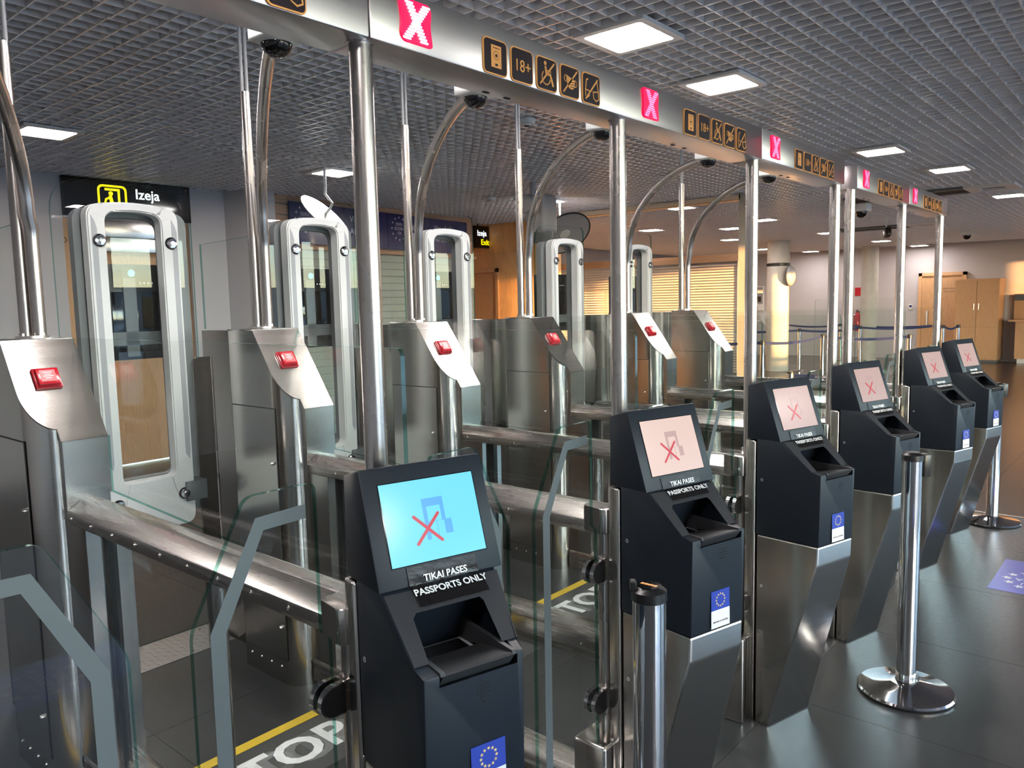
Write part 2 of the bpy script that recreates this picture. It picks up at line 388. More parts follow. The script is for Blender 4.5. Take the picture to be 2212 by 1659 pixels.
# window wall on the entrance side: the daylight and the low sun come through it
b = B(); b.box(-4, 21.4, -7.15, -7, 0, .12, 'wall').box(-4, 21.4, -7.15, -7, 2.95, 3.4, 'wall').box(-4, -1.6, -7.15, -7, .12, 2.95, 'wall').box(2.9, 4.3, -7.15, -7, .12, 2.95, 'wall').box(13, 18.7, -7.15, -7, .12, 2.95, 'wall').box(19.9, 21.4, -7.15, -7, .12, 2.95, 'wall')
struct('wall_front', b)
nwin = 0
for x0, x1, k in ((-1.6, 2.9, 3), (4.3, 13.0, 5), (18.7, 19.9, 1)):
    for i in range(k):
        a = x0+(x1-x0)*i/k; c = x0+(x1-x0)*(i+1)/k; nwin += 1
        wv = struct('window_%d' % nwin)
        b = B(); b.ring([(a, .12), (c, .12), (c, 2.95), (a, 2.95)], [(a+.05, .17), (c-.05, .17), (c-.05, 2.90), (a+.05, 2.90)], -7.12, -7.04, 'winframe'); b.box(a+.05, c-.05, -7.12, -7.04, 1.02, 1.09, 'winframe'); part('window_frame', b, wv, smooth=0)
        b = B(); b.box(a+.05, c-.05, -7.085, -7.075, .17, 2.9, 'winglass'); part('window_pane', b, wv, smooth=0)
b = B(); b.box(-60, 60, -90, -7.15, -.25, -.12, 'ground'); struct('ground', b)
bl = thing('terminal_building', 'long low building standing outside beyond the windows', 'building', (0, -40, -.12))
b = B(); b.box(-20, 90, -10, 0, 0, 3.0, 'building').box(-20, 90, -10.2, .2, 3.0, 3.15, 'winframe'); part('facade', b, bl, smooth=0)
b = B(); b.box(-.8, .8, 0, .04, -.9, .9, 'blackgloss'); wm = b.mesh('window', 0)
for i in range(34): link('window', wm, bl, (-18+3.2*i, 0, 1.7))
an = thing('sun_blocker', 'added block outside, out of view, keeping the sun off the gates', 'building', (-8.9, -30, -.12))  # added unseen block, placed so the low sun misses the gates
b = B(); b.box(0, 6.3, -4, 0, 0, 4.9, 'building'); part('facade', b, an, smooth=0)
for i in range(3): link('window', wm, an, (1.5+1.7*i, 0, 3.2))

# columns of the far hall
for n_, (x, y, r) in enumerate(((16.5, 5.57, .245), (20.0, 4.62, .20))):
    b = B(); b.cyl((x, y, 0), (x, y, 3.05), r, 'concrete', 32); o = struct('pillar_%d' % (n_+2), b, smooth=40)
    for p in o.data.polygons: p.use_smooth = abs(p.normal.z) < .5
b = B(); b.lathe([(.252, -.035), (.26, -.03), (.26, .03), (.252, .035)], 'black', (16.5, 5.57, 2.39), 32)
tag(part('column_band', b), 'black band clamped round the nearer concrete column', 'band')

# ------------------------------------------------------------------ gantry beams with their posts
def stroke(b, pts, wd, mt, d0, d1, closed=False):
    """flat strokes in the x-z plane, y from d0 to d1"""
    seg = list(zip(pts, pts[1:]+([pts[0]] if closed else [])))
    if not closed: seg = seg[:len(pts)-1]
    for (x0, z0), (x1, z1) in seg:
        L = math.hypot(x1-x0, z1-z0) or 1; nx, nz = -(z1-z0)/L*wd/2, (x1-x0)/L*wd/2; ex, ez = (x1-x0)/L*wd*.35, (z1-z0)/L*wd*.35
        b.prism([(x0-ex+nx, z0-ez+nz), (x0-ex-nx, z0-ez-nz), (x1+ex-nx, z1+ez-nz), (x1+ex+nx, z1+ez+nz)], d0, d1, mt, 'y')
def circ(cx, cz, r, n=14, a0=0, a1=360): return [(cx+r*math.cos(math.radians(a0+(a1-a0)*i/n)), cz+r*math.sin(math.radians(a0+(a1-a0)*i/n))) for i in range(n+(0 if a1-a0 == 360 else 1))]
PW, PH = .083, .081
def plate_mesh():
    b = B(); b.prism(rrect(0, PW, 0, PH, .012), -.003, 0, 'orange', 'y').prism(rrect(.0035, PW-.0035, .0035, PH-.0035, .009), -.0042, -.003, 'plate', 'y'); return b.mesh('pictogram_plate', 0)
def pict(i):
    b = B(); d0, d1 = -.0052, -.0042; o = 'orange'
    if i == 0:
        b.prism([(.025, .016), (.060, .016), (.060, .066), (.025, .066)], d0, d1, o, 'y')
        for k in range(12): b.prism(circ(.0425+.0095*math.cos(k*PI/6), .043+.0095*math.sin(k*PI/6), .0011, 6), d0-.0004, d0, 'plate', 'y')
        b.prism(circ(.0425, .043, .0038, 10), d0-.0004, d0, 'plate', 'y').prism([(.038, .020), (.047, .020), (.047, .025), (.038, .025)], d0-.0004, d0, 'plate', 'y').prism([(.031, .059), (.054, .059), (.054, .0605), (.031, .0605)], d0-.0004, d0, 'plate', 'y')
    elif i == 2:
        b.prism(circ(.033, .066, .0052, 12), d0, d1, o, 'y')
        stroke(b, [(.034, .057), (.037, .041), (.053, .041), (.064, .016)], .0065, o, d0, d1); stroke(b, [(.036, .050), (.055, .048)], .003, o, d0, d1)
        stroke(b, circ(.036, .031, .0165, 12, 130, 350), .003, o, d0, d1)
        stroke(b, [(.013, .014), (.069, .070)], .0045, o, d0, d1)
    elif i == 3:
        stroke(b, circ(.023, .047, .008, 8, 60, 260), .0025, o, d0, d1); stroke(b, circ(.062, .039, .008, 8, -90, 110), .0025, o, d0, d1)
        b.prism([(.023, .056), (.062, .046), (.060, .030), (.050, .022), (.036, .024), (.026, .038)], d0, d1, o, 'y')
        for q in (.027, .033, .039): b.prism([(.040, q), (.060, q+.001), (.060, q+.0026), (.040, q+.0016)], d0-.0004, d0, 'plate', 'y')
        stroke(b, [(.012, .012), (.070, .070)], .0045, o, d0, d1)
    elif i == 4:
        stroke(b, [(.024, .064), (.017, .062), (.012, .036), (.013, .020)], .003, o, d0, d1); stroke(b, [(.012, .036), (.030, .034)], .003, o, d0, d1)
        stroke(b, [(.030, .034), (.030, .022), (.022, .017)], .003, o, d0, d1); stroke(b, [(.047, .034), (.072, .038), (.074, .018), (.062, .012), (.050, .018)], .003, o, d0, d1, True)
        stroke(b, [(.072, .038), (.066, .062)], .003, o, d0, d1); stroke(b, [(.014, .012), (.068, .068)], .0045, o, d0, d1)
    return b.mesh('pictogram', 0)
PLATE = plate_mesh(); PICT = [pict(0), None, pict(2), pict(3), pict(4)]
def led_cross(mt):
    b = B(); n = 13
    for r in range(n):
        t = (r-(n-1)/2)/((n-1)/2); z = t*.036
        for s in (1, -1):
            cx = s*t*.024+.004*t
            for c in range(-1, 3):
                x = cx+(c-.5)*.0052
                b.box(x-.0024, x+.0024, -.0065, -.005, z-.0017, z+.0017, mt)
    return b.mesh('led_cross', 0)
def led_field():
    b = B(); b.prism(roundpoly([(-.046, .043), (.038, .043), (.044, .030), (.040, 0), (.046, -.043), (-.034, -.043), (-.044, -.030), (-.040, 0)], .008), -.0048, -.001, 'ledglow', 'y'); return b.mesh('led_field', 0)
LX = {'hot': led_cross('ledhot'), 'pink': led_cross('ledpink')}; LF = led_field()
b = B(); b.cyl((0, 0, 0), (0, 0, 2.04), .0245, 'tube', 24).cyl((0, 0, 2.036), (0, 0, 2.0405), .0275, 'tube', 24); POST = b.mesh('post')
b = B(); b.prism(rrect(-.012, .012, -.005, .005, .0048), -.001, .001, 'hole', 'z'); SLOT = b.mesh('slot', 0)

def gantry(label, secs, posts, lanes):
    g = thing('gantry_beam', label, 'beam', (secs[0][0], YP, 0), 0, 'gantry beams over the lanes')
    ox = secs[0][0]
    for a, c in secs:
        b = B(); b.box(a-ox+.0008, c-ox-.0008, -.042, .088, 2.1772, 2.2919, 'steel_b', bev=.004); part('beam_section', b, g)
    for x in posts: link('post', POST, g, (x-ox, 0, .14))
    for n_, (x, first) in enumerate(lanes):
        for i in range(5):
            if first is not None and i < first: continue
            p = link('pictogram_plate', PLATE, g, (x-ox+.440+.097*i, -.042, 2.179))
            if i == 1: link('lettering', text_mesh('18+', .040, 'orange', .0006), p, (PW/2, -.005, PH/2-.003), (PI/2, 0, 0))
            else: link('pictogram', PICT[i], p)
        for q in (.568, .649): link('slot', SLOT, g, (x-ox+q, .066, 2.177))
        if first is None:
            f = link('led_display', LF, g, (x-ox+.234, -.042, 2.234)); f['label'] = 'glowing red cross display'
            link('led_cross', LX['hot' if abs(x) < .01 else 'pink'], f, (0, 0, 0))
    return g
gantry('long steel gantry beam over the nearer row of gates', [(-2.2, .113), (.113, 2.007), (2.007, 2.966)], [-.9471+XP, XP, .9471+XP, 1.8942+XP, 2.8413+XP], [(-.9471, 3), (0, None), (.9471, None), (1.8942, None)])
gantry('short steel gantry beam over the two farthest gates', [(3.157, 4.118), (4.118, 5.085)], [x+XP for x in GX[4:]], [(GX[4]-.01, None), (GX[5]-.01, None)])

# ------------------------------------------------------------------ lane barriers: rail, glass, curb
b = B(); b.lathe([(0, -.0035), (.0022, -.0035), (.0026, -.0005), (.0055, -.0012), (.0062, .001)], 'screw', n=12, axis='x'); SCREW = b.mesh('screw')
b = B(); b.lathe([(0, -.0048), (.0024, -.0045), (.0028, -.0008), (.0060, -.0014), (.0066, .001)], 'screw', n=12, axis='x'); b.lathe([(0, -.0050), (.0026, -.0049)], 'hole', n=8, axis='x'); RSCREW = b.mesh('screw')
ORD = ['first', 'second', 'third', 'fourth', 'fifth', 'sixth', 'seventh']
def barrier(i, x):
    t = thing('lane_barrier', BARL[i], 'barrier', (x, .62, 0), 0, 'lane barriers between the gates'); y0 = -.62
    prof = roundpoly([(.035, .95), (.035, .988), (.083, 1.022), (.134, 1.022), (.180, .988), (.180, .95)], [.001, .004, .004, .004, .004, .001], 2)
    b = B(); b.prism(prof, -.075+y0, 1.400+y0, 'steel_h', 'y'); r = part('top_rail', b, t, smooth=24)
    for k in range(10): link('screw', RSCREW, t, (.035, 1.365-.1566*k+y0, .9715))
    b = B(); b.prism(roundpoly([(.030, 0), (.030, .112), (.055, .135), (.160, .135), (.185, .112), (.185, 0)], [0, .012, .01, .01, .012, 0], 3), -.06+y0, 1.42+y0, 'steel_h', 'y'); part('bottom_rail', b, t)
    for k in range(9): link('screw', SCREW, t, (.030, 1.30-.16*k+y0, .06))
    b = B(); b.box(.100, .112, -.06+y0, 1.238+y0, .13, .955, 'glass'); part('infill_glass', b, t, smooth=0)
    b = B(); b.box(.092, .120, 1.236+y0, 1.262+y0, .13, .955, 'black'); part('seal', b, t, smooth=0)
    b = B(); b.cyl((.150, .64+y0, .13), (.150, .64+y0, .955), .019, 'tube', 18); part('leg', b, t)
    b = B(); pts = roundpoly([(-.135, 1.03), (-.135, 1.560), (1.66, 1.560), (1.66, 1.225), (1.41, 1.225), (1.41, 1.03)], [0, .018, 0, 0, 0, 0], 4); pts = [(p, .962 if q < 1.2 and p < 1.405 and q < 1.1 else q) for p, q in pts]
    b.prism([(p+y0, q) for p, q in pts], .1815, .1935, 'glass', 'x', side='glassedge'); part('screen_glass', b, t, smooth=0)
    return t
BARL = ['steel rail barrier running behind the kiosk with the bright cyan screen', 'steel rail barrier ending behind the second kiosk from the front', 'steel rail barrier ending behind the third kiosk from the front', 'steel rail barrier ending behind the fourth kiosk, last under the long beam',
        'steel rail barrier at the start of the short beam, without a kiosk', 'steel rail barrier ending behind the second farthest kiosk', 'steel rail barrier ending behind the farthest kiosk']
for i, x in enumerate(GX): barrier(i, x)

# ------------------------------------------------------------------ pylon cabinets with the red buttons
SL = 1.40; YB, ZT = 1.640, 1.556
def ztop(y): return ZT if y >= YB else ZT+SL*(y-YB)
def pylon_plan():
    arc = [(.045+.09*math.cos(math.radians(a)), 1.52+.09*math.sin(math.radians(a))) for a in range(180, 271, 9)]
    return [(-.045, YB)]+arc+[(.037, 1.43), (.037, 1.402), (.178, 1.402), (.178, YB)]
def cabinet_mesh():
    b = B(); mi = b.mi('steel'); pl = pylon_plan(); pts = pl+[(.178, 1.84), (-.045, 1.84)]
    bot = [b.bm.verts.new((x, y, 0)) for x, y in pts]; top = [b.bm.verts.new((x, y, ztop(y))) for x, y in pts]; n = len(pts)
    for i in range(n): b.face([bot[i], bot[(i+1) % n], top[(i+1) % n], top[i]], mi)
    b.face(bot[::-1], mi); k = len(pl); b.face(top[:k], mi); b.face([top[k-1], top[k], top[k+1], top[0]], mi)
    b.box(.037, .178, 1.262, 1.402, 0, .949, 'steel')
    return b.mesh('cabinet_body', 30)
def plate2_mesh():
    b = B(); mi = b.mi('steel'); e = .004
    pl = pylon_plan(); nz = Vector((0, -SL, 1)).normalized()*.006
    pl2 = []
    for x, y in pl: pl2.append((x+(-e if x < .05 else (e if x > .15 else 0)), y))
    A = [Vector((x, y, ztop(y)+.0005)) for x, y in pl2]; U = [a+nz for a in A]
    va = [b.bm.verts.new(a) for a in A]; vu = [b.bm.verts.new(a) for a in U]; n = len(A)
    for i in range(n): b.face([va[i], va[(i+1) % n], vu[(i+1) % n], vu[i]], mi)
    b.face(vu, mi); b.face(va[::-1], mi)
    b.box(-.049, .182, YB+.0, 1.843, ZT, ZT+.007, 'steel', bev=.002)
    b.box(.036, .1815, 1.397, 1.4025, 1.03, 1.226, 'steel')
    return b.mesh('slanted_plate', 30)
CAB, SPL = cabinet_mesh(), plate2_mesh()
b = B(); b.box(-.0025, .001, 0, .335, .115, 1.225, 'steel', bev=.001, seg=1); b.box(-.0012, .001, -.003, .338, .112, 1.229, 'hole'); PANEL = b.mesh('access_panel', 30)
b = B(); b.lathe([(0, -.012), (.006, -.012), (.0085, -.007), (.0085, 0)], 'screw', n=12, axis='x'); LOCK = b.mesh('panel_lock')
b = B(); b.box(.072, .176, 1.846, 2.30, 0, 1.55, 'steel', bev=.003); b.box(.060, .072, 1.90, 1.93, .02, 1.53, 'steel', bev=.003); SLAB = b.mesh('rear_slab')
b = B(); b.prism([(1.85, 1.556), (1.85, 1.985), (2.33, 1.975), (2.33, 1.556)], .105, .115, 'glass', 'x', side='glassedge'); RG = b.mesh('rear_glass', 0)
b = B(); b.box(-.042, .042, -.040, .040, 0, .012, 'red', bev=.004); b.box(-.035, .035, -.033, .033, .010, .024, 'red', bev=.005); RED = b.mesh('emergency_button')
b = B(); b.box(-.024, .024, -.023, .023, .0238, .0252, 'redlabel', bev=.0005, seg=1)
for q, wd in ((.013, .014), (.005, .010), (-.002, .016), (-.010, .009)): b.box(-wd, wd, q-.0012, q+.0012, .0252, .0256, 'letter')
RLAB = b.mesh('button_face', 0)
brot = frame_rot((1, 0, 0), (0, 1, SL))
PYL = ['steel pylon cabinet with red button at the left frame edge', 'steel pylon cabinet whose rail ends at the second kiosk', 'steel pylon cabinet whose rail ends at the third kiosk', 'steel pylon cabinet in front of the orange sunlit wall',
       'steel pylon cabinet without a red button, between two rails', 'steel pylon cabinet partly behind the second post, bright slanted face', 'steel pylon cabinet farthest along the row, beside the striped glass partition']
for i, x in enumerate(GX):
    if i == 4: continue
    t = thing('pylon_cabinet', PYL[i], 'cabinet', (x+(.008 if i == 4 else 0), 1.6, 0), 0, 'steel pylon cabinets'); t.location.y = 1.6; oy = -1.6
    for nm, me in (('cabinet_body', CAB), ('slanted_plate', SPL), ('rear_slab', SLAB), ('rear_glass', RG)): link(nm, me, t, (0, oy, 0))
    pn = link('access_panel', PANEL, t, (-.045, 1.500+oy, 0)); link('panel_lock', LOCK, pn, (-.002, .030, .99)); link('panel_lock', LOCK, pn, (-.002, .030, .26))
    for k in range(4): link('screw', SCREW, pn, (-.001, .05+.08*k, .075))
    if i != 4:
        yb = 1.545; bt = link('emergency_button', RED, t, (.052, yb+oy-.0048, ztop(yb)+.0035), brot); link('button_face', RLAB, bt)

# support poles on the pylons, each with an arched tube that carries a dome camera over the lane
b = B(); b.cyl((0, 0, 0), (0, 0, 1.05), .0225, 'tube', 20); POLE = b.mesh('pole')
b = B(); b.cyl((-.012, 0, 1.05), (-.012, 0, 1.43), .008, 'greyp', 10).cyl((.012, 0, 1.05), (.012, 0, 1.43), .008, 'greyp', 10); COND = b.mesh('cable_conduit')
b = B(); b.cyl((0, 0, 0), (0, 0, .008), .055, 'screw', 24)
for k in range(4): b.cyl((.045*math.cos(k*PI/2+.6), .045*math.sin(k*PI/2+.6), .008), (.045*math.cos(k*PI/2+.6), .045*math.sin(k*PI/2+.6), .018), .007, 'screw', 6)
FLG = b.mesh('flange')
ar = [(0, 0, 0), (0, 0, .36), (.0, -.004, .40), (-.012, -.02, .44)]
for k in range(1, 15):
    a = PI/2*k/14; ar.append((-.012-.455*(1-math.cos(a)), -.02-.83*(1-math.cos(a)), .44+.52*math.sin(a)))
b = B(); b.tube(ar, .0235, 'tube', 16); ARCH = b.mesh('arched_tube')
b = B(); b.box(-.072, .072, -.060, .060, -.022, .030, 'white', bev=.012, seg=3); HOUS = b.mesh('camera_housing')
b = B(); b.lathe([(.050, -.020), (.0505, -.028), (.047, -.042), (.038, -.056), (.021, -.066), (0, -.069)], 'blackgloss', n=28); b.lathe([(.056, -.018), (.058, -.024), (.051, -.026)], 'white', n=28); DOME = b.mesh('camera_dome')
PLL = ['steel support pole at the left frame edge, over the nearest pylon', 'steel support pole on the pylon with the nearest full red button', 'steel support pole with arch, next to the sign saying visitors', 'steel support pole with arch in front of the orange wall', '',
       'steel support pole with arch half hidden behind the second beam post', 'steel support pole with arch in front of the striped glass partition']
CML = {1: 'black dome camera, largest, left of the nearest beam post', 2: 'black dome camera below the 18+ sign of the near beam', 3: 'black dome camera just left of the second beam post', 5: 'black dome camera just left of the third beam post', 6: 'black dome camera just right of the third beam post'}
for i, x in enumerate(GX):
    if i == 4: continue
    t = thing('support_pole', PLL[i], 'pole', (x+.105, 1.79, 1.563), 0, 'support poles on the pylons')
    for nm, me, l in (('pole', POLE, (-.010, .035, 0)), ('cable_conduit', COND, (-.010, .035, 0)), ('flange', FLG, (0, .012, 0)), ('arched_tube', ARCH, (.018, -.008, 0))): link(nm, me, t, l)
    if i in CML:
        c = thing('dome_camera', CML[i], 'camera', (x+.105-.455, 1.79-.87-.03, 2.535), 0, 'dome cameras over the lanes')
        link('housing', HOUS, c); link('dome', DOME, c)

# ------------------------------------------------------------------ passport kiosks
TH = -0.2696
def xr(y): return .293+.2925*y if y > -.106 else (.262-(-.106-y)*.27)
def boolean(me, cutters):
    o = bpy.data.objects.new('tmp_body', me); COL.objects.link(o); tmp = [o]
    for cme in cutters:
        c = bpy.data.objects.new('tmp_cut', cme); COL.objects.link(c); tmp.append(c)
        md = o.modifiers.new('cut', 'BOOLEAN'); md.operation = 'DIFFERENCE'; md.object = c; md.solver = 'EXACT'
    dg = bpy.context.evaluated_depsgraph_get(); out = bpy.data.meshes.new_from_object(o.evaluated_get(dg))
    for q in tmp: bpy.data.objects.remove(q)
    return out
HP0, HP1 = Vector((0, -.0753, 1.3422)), Vector((0, -.1534, 1.1211))         # display face: top edge, bottom edge
HD = (HP1-HP0).normalized(); HN = Vector((0, -1, 0)); HN = (HN-HD*HN.dot(HD)).normalized()
SP0, SP1 = Vector((0, -.160, 1.122)), Vector((0, -.283, 1.0275)); SD = (SP1-SP0).normalized(); SN = Vector((0, -.62, .79)); SN = (SN-SD*SN.dot(SD)).normalized()
hrot = frame_rot((1, 0, 0), -HD); srot = frame_rot((1, 0, 0), -SD)
def kiosk_meshes():
    K = {}
    b = B(); b.prism([(-.050, 0), (-.106, 0), (-.3145, .694), (-.3165, .764), (-.050, .752)], 0, 0, 'steel', 'x', xr=lambda y, z: xr(y), bev=.006); K['pedestal'] = b.mesh('pedestal', 12)
    b = B(); b.box(-.006, .292, -.043, .004, 0, 1.114, 'steel', bev=.006, seg=3); K['mounting_strip'] = b.mesh('mounting_strip')
    b = B(); b.prism([(-.046, .7525), (-.3175, .7645), (-.3225, 1.0255), (-.284, 1.0275), (-.158, 1.1235), (-.046, 1.1235)], 0, 0, 'navy', 'x', xr=lambda y, z: xr(y), bev=.004)
    body = b.mesh('kiosk_body')
    b = B(); b.prism([(.032, -.30), (.032, -.21), (.050, -.172), (.205, -.172), (.222, -.20), (.178, -.30)][::-1], .985, 1.2, 'black', 'z'); b.bm.faces.ensure_lookup_table(); c1 = b.mesh('c', 0)
    b = B(); cp = [(-.212, 1.20), (-.150, 1.06), (-.125, 1.0), (-.125, .975), (-.302, .997), (-.40, 1.03), (-.40, 1.2)]
    b.prism(cp, .030, .030, 'black', 'x', xr=lambda y, z: .030+.178+(.010 if y > -.2 else -.018)); c2 = b.mesh('c', 0)
    try: K['kiosk_body'] = boolean(body, [c2])
    except Exception: K['kiosk_body'] = body
    me = K['kiosk_body']; me.polygons.foreach_set('use_smooth', [True]*len(me.polygons)); me.set_sharp_from_angle(angle=math.radians(35))
    # slope frame in lighter plastic round the opening
    b = B(); mi = b.mi('charcoal')
    def sp(x, d, h=.0015): v = SP0+SD*d+SN*h; return (x, v.y, v.z)
    out = [(.004, .004), (.250, .004), (.218, .152), (.004, .152)]; inn = [(.040, .060), (.198, .060), (.186, .152), (.034, .152)]
    inn = [(.050, .052), (.186, .052), (.190, .062), (.184, .152), (.032, .152), (.040, .062)]
    pl = [out[0], out[1], out[2], inn[3], inn[2], inn[1], inn[0], inn[5], inn[4], out[3]]
    for h0 in (0.0005, .0022): pass
    va = [b.bm.verts.new(sp(x, d, .0004)) for x, d in pl]; vb = [b.bm.verts.new(sp(x, d, .0022)) for x, d in pl]
    for q in ((0, 1, 5, 6), (1, 2, 3, 4), (1, 4, 5), (0, 6, 7), (0, 7, 8, 9)):
        b.face([vb[i] for i in q], mi); b.face([va[i] for i in q][::-1], mi)
    for i in range(len(pl)): b.face([va[i], va[(i+1) % len(pl)], vb[(i+1) % len(pl)], vb[i]], mi)
    K['slope_frame'] = b.mesh('slope_frame', 0)
    b = B(); b.prism([(-.205, .999), (-.215, 1.006), (-.322, 1.0262), (-.326, 1.0235), (-.30, .990)], .036, .182, 'charcoal', 'x')
    b.prism([(-.13, 1.03), (-.322, 1.030), (-.326, 1.0235), (-.13, .985)], .031, .040, 'charcoal', 'x').prism([(-.13, 1.03), (-.322, 1.030), (-.326, 1.0235), (-.13, .985)], .178, .187, 'charcoal', 'x')
    K['reader_ramp'] = b.mesh('reader_ramp', 30)
    b = B(); b.box(.040, .180, -.205, -.135, .984, .990, 'greyp').box(.050, .170, -.197, -.143, .9895, .9915, 'blackgloss'); K['reader_glass'] = b.mesh('reader_glass', 0)
    b = B(); b.prism([(-.001, 1.116), (-.001, 1.320), (-.0753, 1.3422), (-.1534, 1.1211)], 0, .2715, 'navy', 'x', bev=.004); K['display_head'] = b.mesh('display_head')
    b = B(); b.lathe([(0, .0006), (.0035, .0006)], 'hole', n=10, axis='x'); b.lathe([(.0035, 0), (.0035, -.001), (.0055, -.001), (.006, .0005)], 'greyp', n=12, axis='x'); K['screw'] = b.mesh('screw')
    b = B()
    for k in range(5):
        for j in range(5-abs(k-2)): b.cyl((.105+.006*k, -.3222, .985-.008*j), (.105+.006*k, -.3228, .985-.008*j), .0016, 'hole', 6)
    K['speaker_holes'] = b.mesh('speaker_holes', 0)
    return K
KM = kiosk_meshes()
def hface(x, d, h=.001): v = HP0+HD*d+HN*h; return (x, v.y, v.z)
def label_mesh(kind, crumple=0):
    """film label over the edge below the screen and on the slope"""
    b = B(); mi = b.mi('label'); rows = []
    if kind == 'upper': path = [hface(0, .199), hface(0, .2335), tuple(SP0+SN*.004+SD*.0)]
    elif kind == 'lower': path = [tuple(SP0+SN*.0035+SD*.0015), tuple(SP0+SN*.003+SD*.040)]
    else: path = [hface(0, .197), hface(0, .2335, .002), tuple(SP0+SN*.005), tuple(SP0+SN*.004+SD*.044)]
    pts = []
    for (p, q) in zip(path, path[1:]):
        n = 6 if crumple else 2
        for k in range(n): pts.append(Vector(p).lerp(Vector(q), k/n))
    pts.append(Vector(path[-1])); nx = 26 if crumple else 4; rnd = random.Random(3)
    x0, x1 = (.062, .212) if kind != 'lower' else (.060, .206)
    for r, p in enumerate(pts):
        row = []
        for c in range(nx+1):
            j = (rnd.uniform(-.0009, .0016) if crumple and r > 3 else 0)
            row.append(b.bm.verts.new((x0+(x1-x0)*c/nx, p.y+HN.y*(.0012+j), p.z+HN.z*.0012+j*.6)))
        rows.append(row)
    for r0, r1 in zip(rows, rows[1:]):
        for c in range(nx): b.face([r0[c], r0[c+1], r1[c+1], r1[c]], mi)
    return b.mesh('warning_label', 0 if not crumple else 60)
LAB = {'upper': label_mesh('upper'), 'lower': label_mesh('lower'), 'one': label_mesh('one', 1)}
def screen_icon(mt):
    b = B(); d0, d1 = .0006, .0012
    def P(pts): b.prism(pts, d0, d1, mt, 'z')
    P([(-.022, -.040), (-.014, -.040), (-.014, .024), (-.022, .024)]); P([(.016, -.006), (.024, -.006), (.024, .024), (.016, .024)]); P([(-.022, .024), (.024, .024), (.024, .040), (-.022, .040)])
    P([(.020, -.034), (.036, -.034), (.036, -.006), (.020, -.006)])
    P([(-.014, -.038), (-.0132, -.038), (-.0132, -.006), (-.014, -.006)]); P([(-.014, -.0068), (.020, -.0068), (.020, -.006), (-.014, -.006)]); P([(.0035, -.038), (.0043, -.038), (.0043, -.006), (.0035, -.006)])
    return b
def screen_x():
    b = B()
    for s in (1, -1):
        L, wd = .038, .0062; a = math.radians(45*s); ca, sa = math.cos(a), math.sin(a)
        pts = [(-L, -wd/2), (L, -wd/2), (L+wd*.5, 0), (L, wd/2), (-L, wd/2), (-L-wd*.5, 0)]
        b.prism([(x*ca-y*sa-.016, x*sa+y*ca-.018) for x, y in pts], .0014+.0001*s, .0020+.0001*s, 'icon_x', 'z')
    return b.mesh('red_cross', 0)
ICON = {'blue': screen_icon('icon_blue').mesh('gate_symbol', 0), 'pink': screen_icon('icon_pink').mesh('gate_symbol', 0)}; SX = screen_x()
SW, SH = .207, .158
def screen_mesh(mt):
    b = B(); b.box(-SW/2-.002, SW/2+.002, -SH/2-.002, SH/2+.002, -.001, .0002, 'blackgloss').box(-SW/2, SW/2, -SH/2, SH/2, .0, .0005, mt); return b.mesh('screen', 0)
SCR = {k: screen_mesh(k) for k in ('scr_cyan', 'scr_pink', 'scr_pink2')}
b = B(); b.box(-.036, .036, -.002, .052, 0, .0008, 'eu').box(-.036, .036, -.050, -.002, 0, .0008, 'flwhite'); b.box(-.036, .036, -.0025, -.0015, 0, .0009, 'flwhite'); EUS = b.mesh('eu_sticker', 0)
EUST = stars('gold', .0165, .0036, 12, .0005).mesh('star_ring', 0)
KL = ['dark passport kiosk with a bright cyan screen, nearest and largest of the row', 'dark passport kiosk standing behind the chrome bollard with the bare black cap', 'dark passport kiosk third in the row, its whole steel pedestal in view',
      'dark passport kiosk fourth in the row, half hidden by the lone chrome stanchion', 'dark passport kiosk second from the far end of the row', 'dark passport kiosk at the far end of the row']
for i, x in enumerate(KX):
    t = thing('passport_kiosk', KL[i], 'kiosk', (x, -.1581, 0), TH, 'passport kiosks in front of the gates')
    for nm in ('pedestal', 'mounting_strip', 'kiosk_body', 'slope_frame', 'reader_ramp', 'reader_glass', 'speaker_holes'): link(nm, KM[nm], t)
    link('screw', KM['screw'], t, (0, -.074, .555)); link('screw', KM['screw'], t, (0, -.072, .968))
    h = link('display_head', KM['display_head'], t)
    key = 'scr_cyan' if i == 0 else ('scr_pink' if i < 2 else 'scr_pink2')
    c = HP0+HD*.114+HN*.0012; r = link('screen', SCR[key], h, (.138, c.y, c.z), hrot)
    if i == 0: r['label'] = 'bright cyan screen with blue gate symbol'
    g = link('gate_symbol', ICON['blue' if i == 0 else 'pink'], h, (.140, c.y, c.z), hrot); link('red_cross', SX, h, (.138, c.y, c.z), hrot)
    if i == 0: ls = [link('warning_label', LAB['one'], t)]*2; ls[0]['label'] = 'crumpled black film label'
    else: ls = [link('warning_label', LAB['upper'], t), link('warning_label', LAB['lower'], t)]
    a = HP0+HD*.2225+HN*(.0036 if i else .0058); link('lettering', text_mesh('TIKAI PASES', .0180, 'letter', .0003, bold=.0004), ls[0], (.140, a.y, a.z), hrot)
    a = SP0+SD*.017+SN*(.0062 if i else .0095); link('lettering', text_mesh('PASSPORTS ONLY', .0195, 'letter', .0003, bold=.0004), ls[1], (.138, a.y, a.z), srot)
    e = link('eu_sticker', EUS, t, (.108 if i else .124, -.3215, .822), (PI/2-.018, 0, 0)); link('star_ring', EUST, e, (0, .025, .001))
    link('lettering', text_mesh('EIROPAS SAVIENĪBA', .0066, 'dark_letter', .0002), e, (0, -.034, .0012))

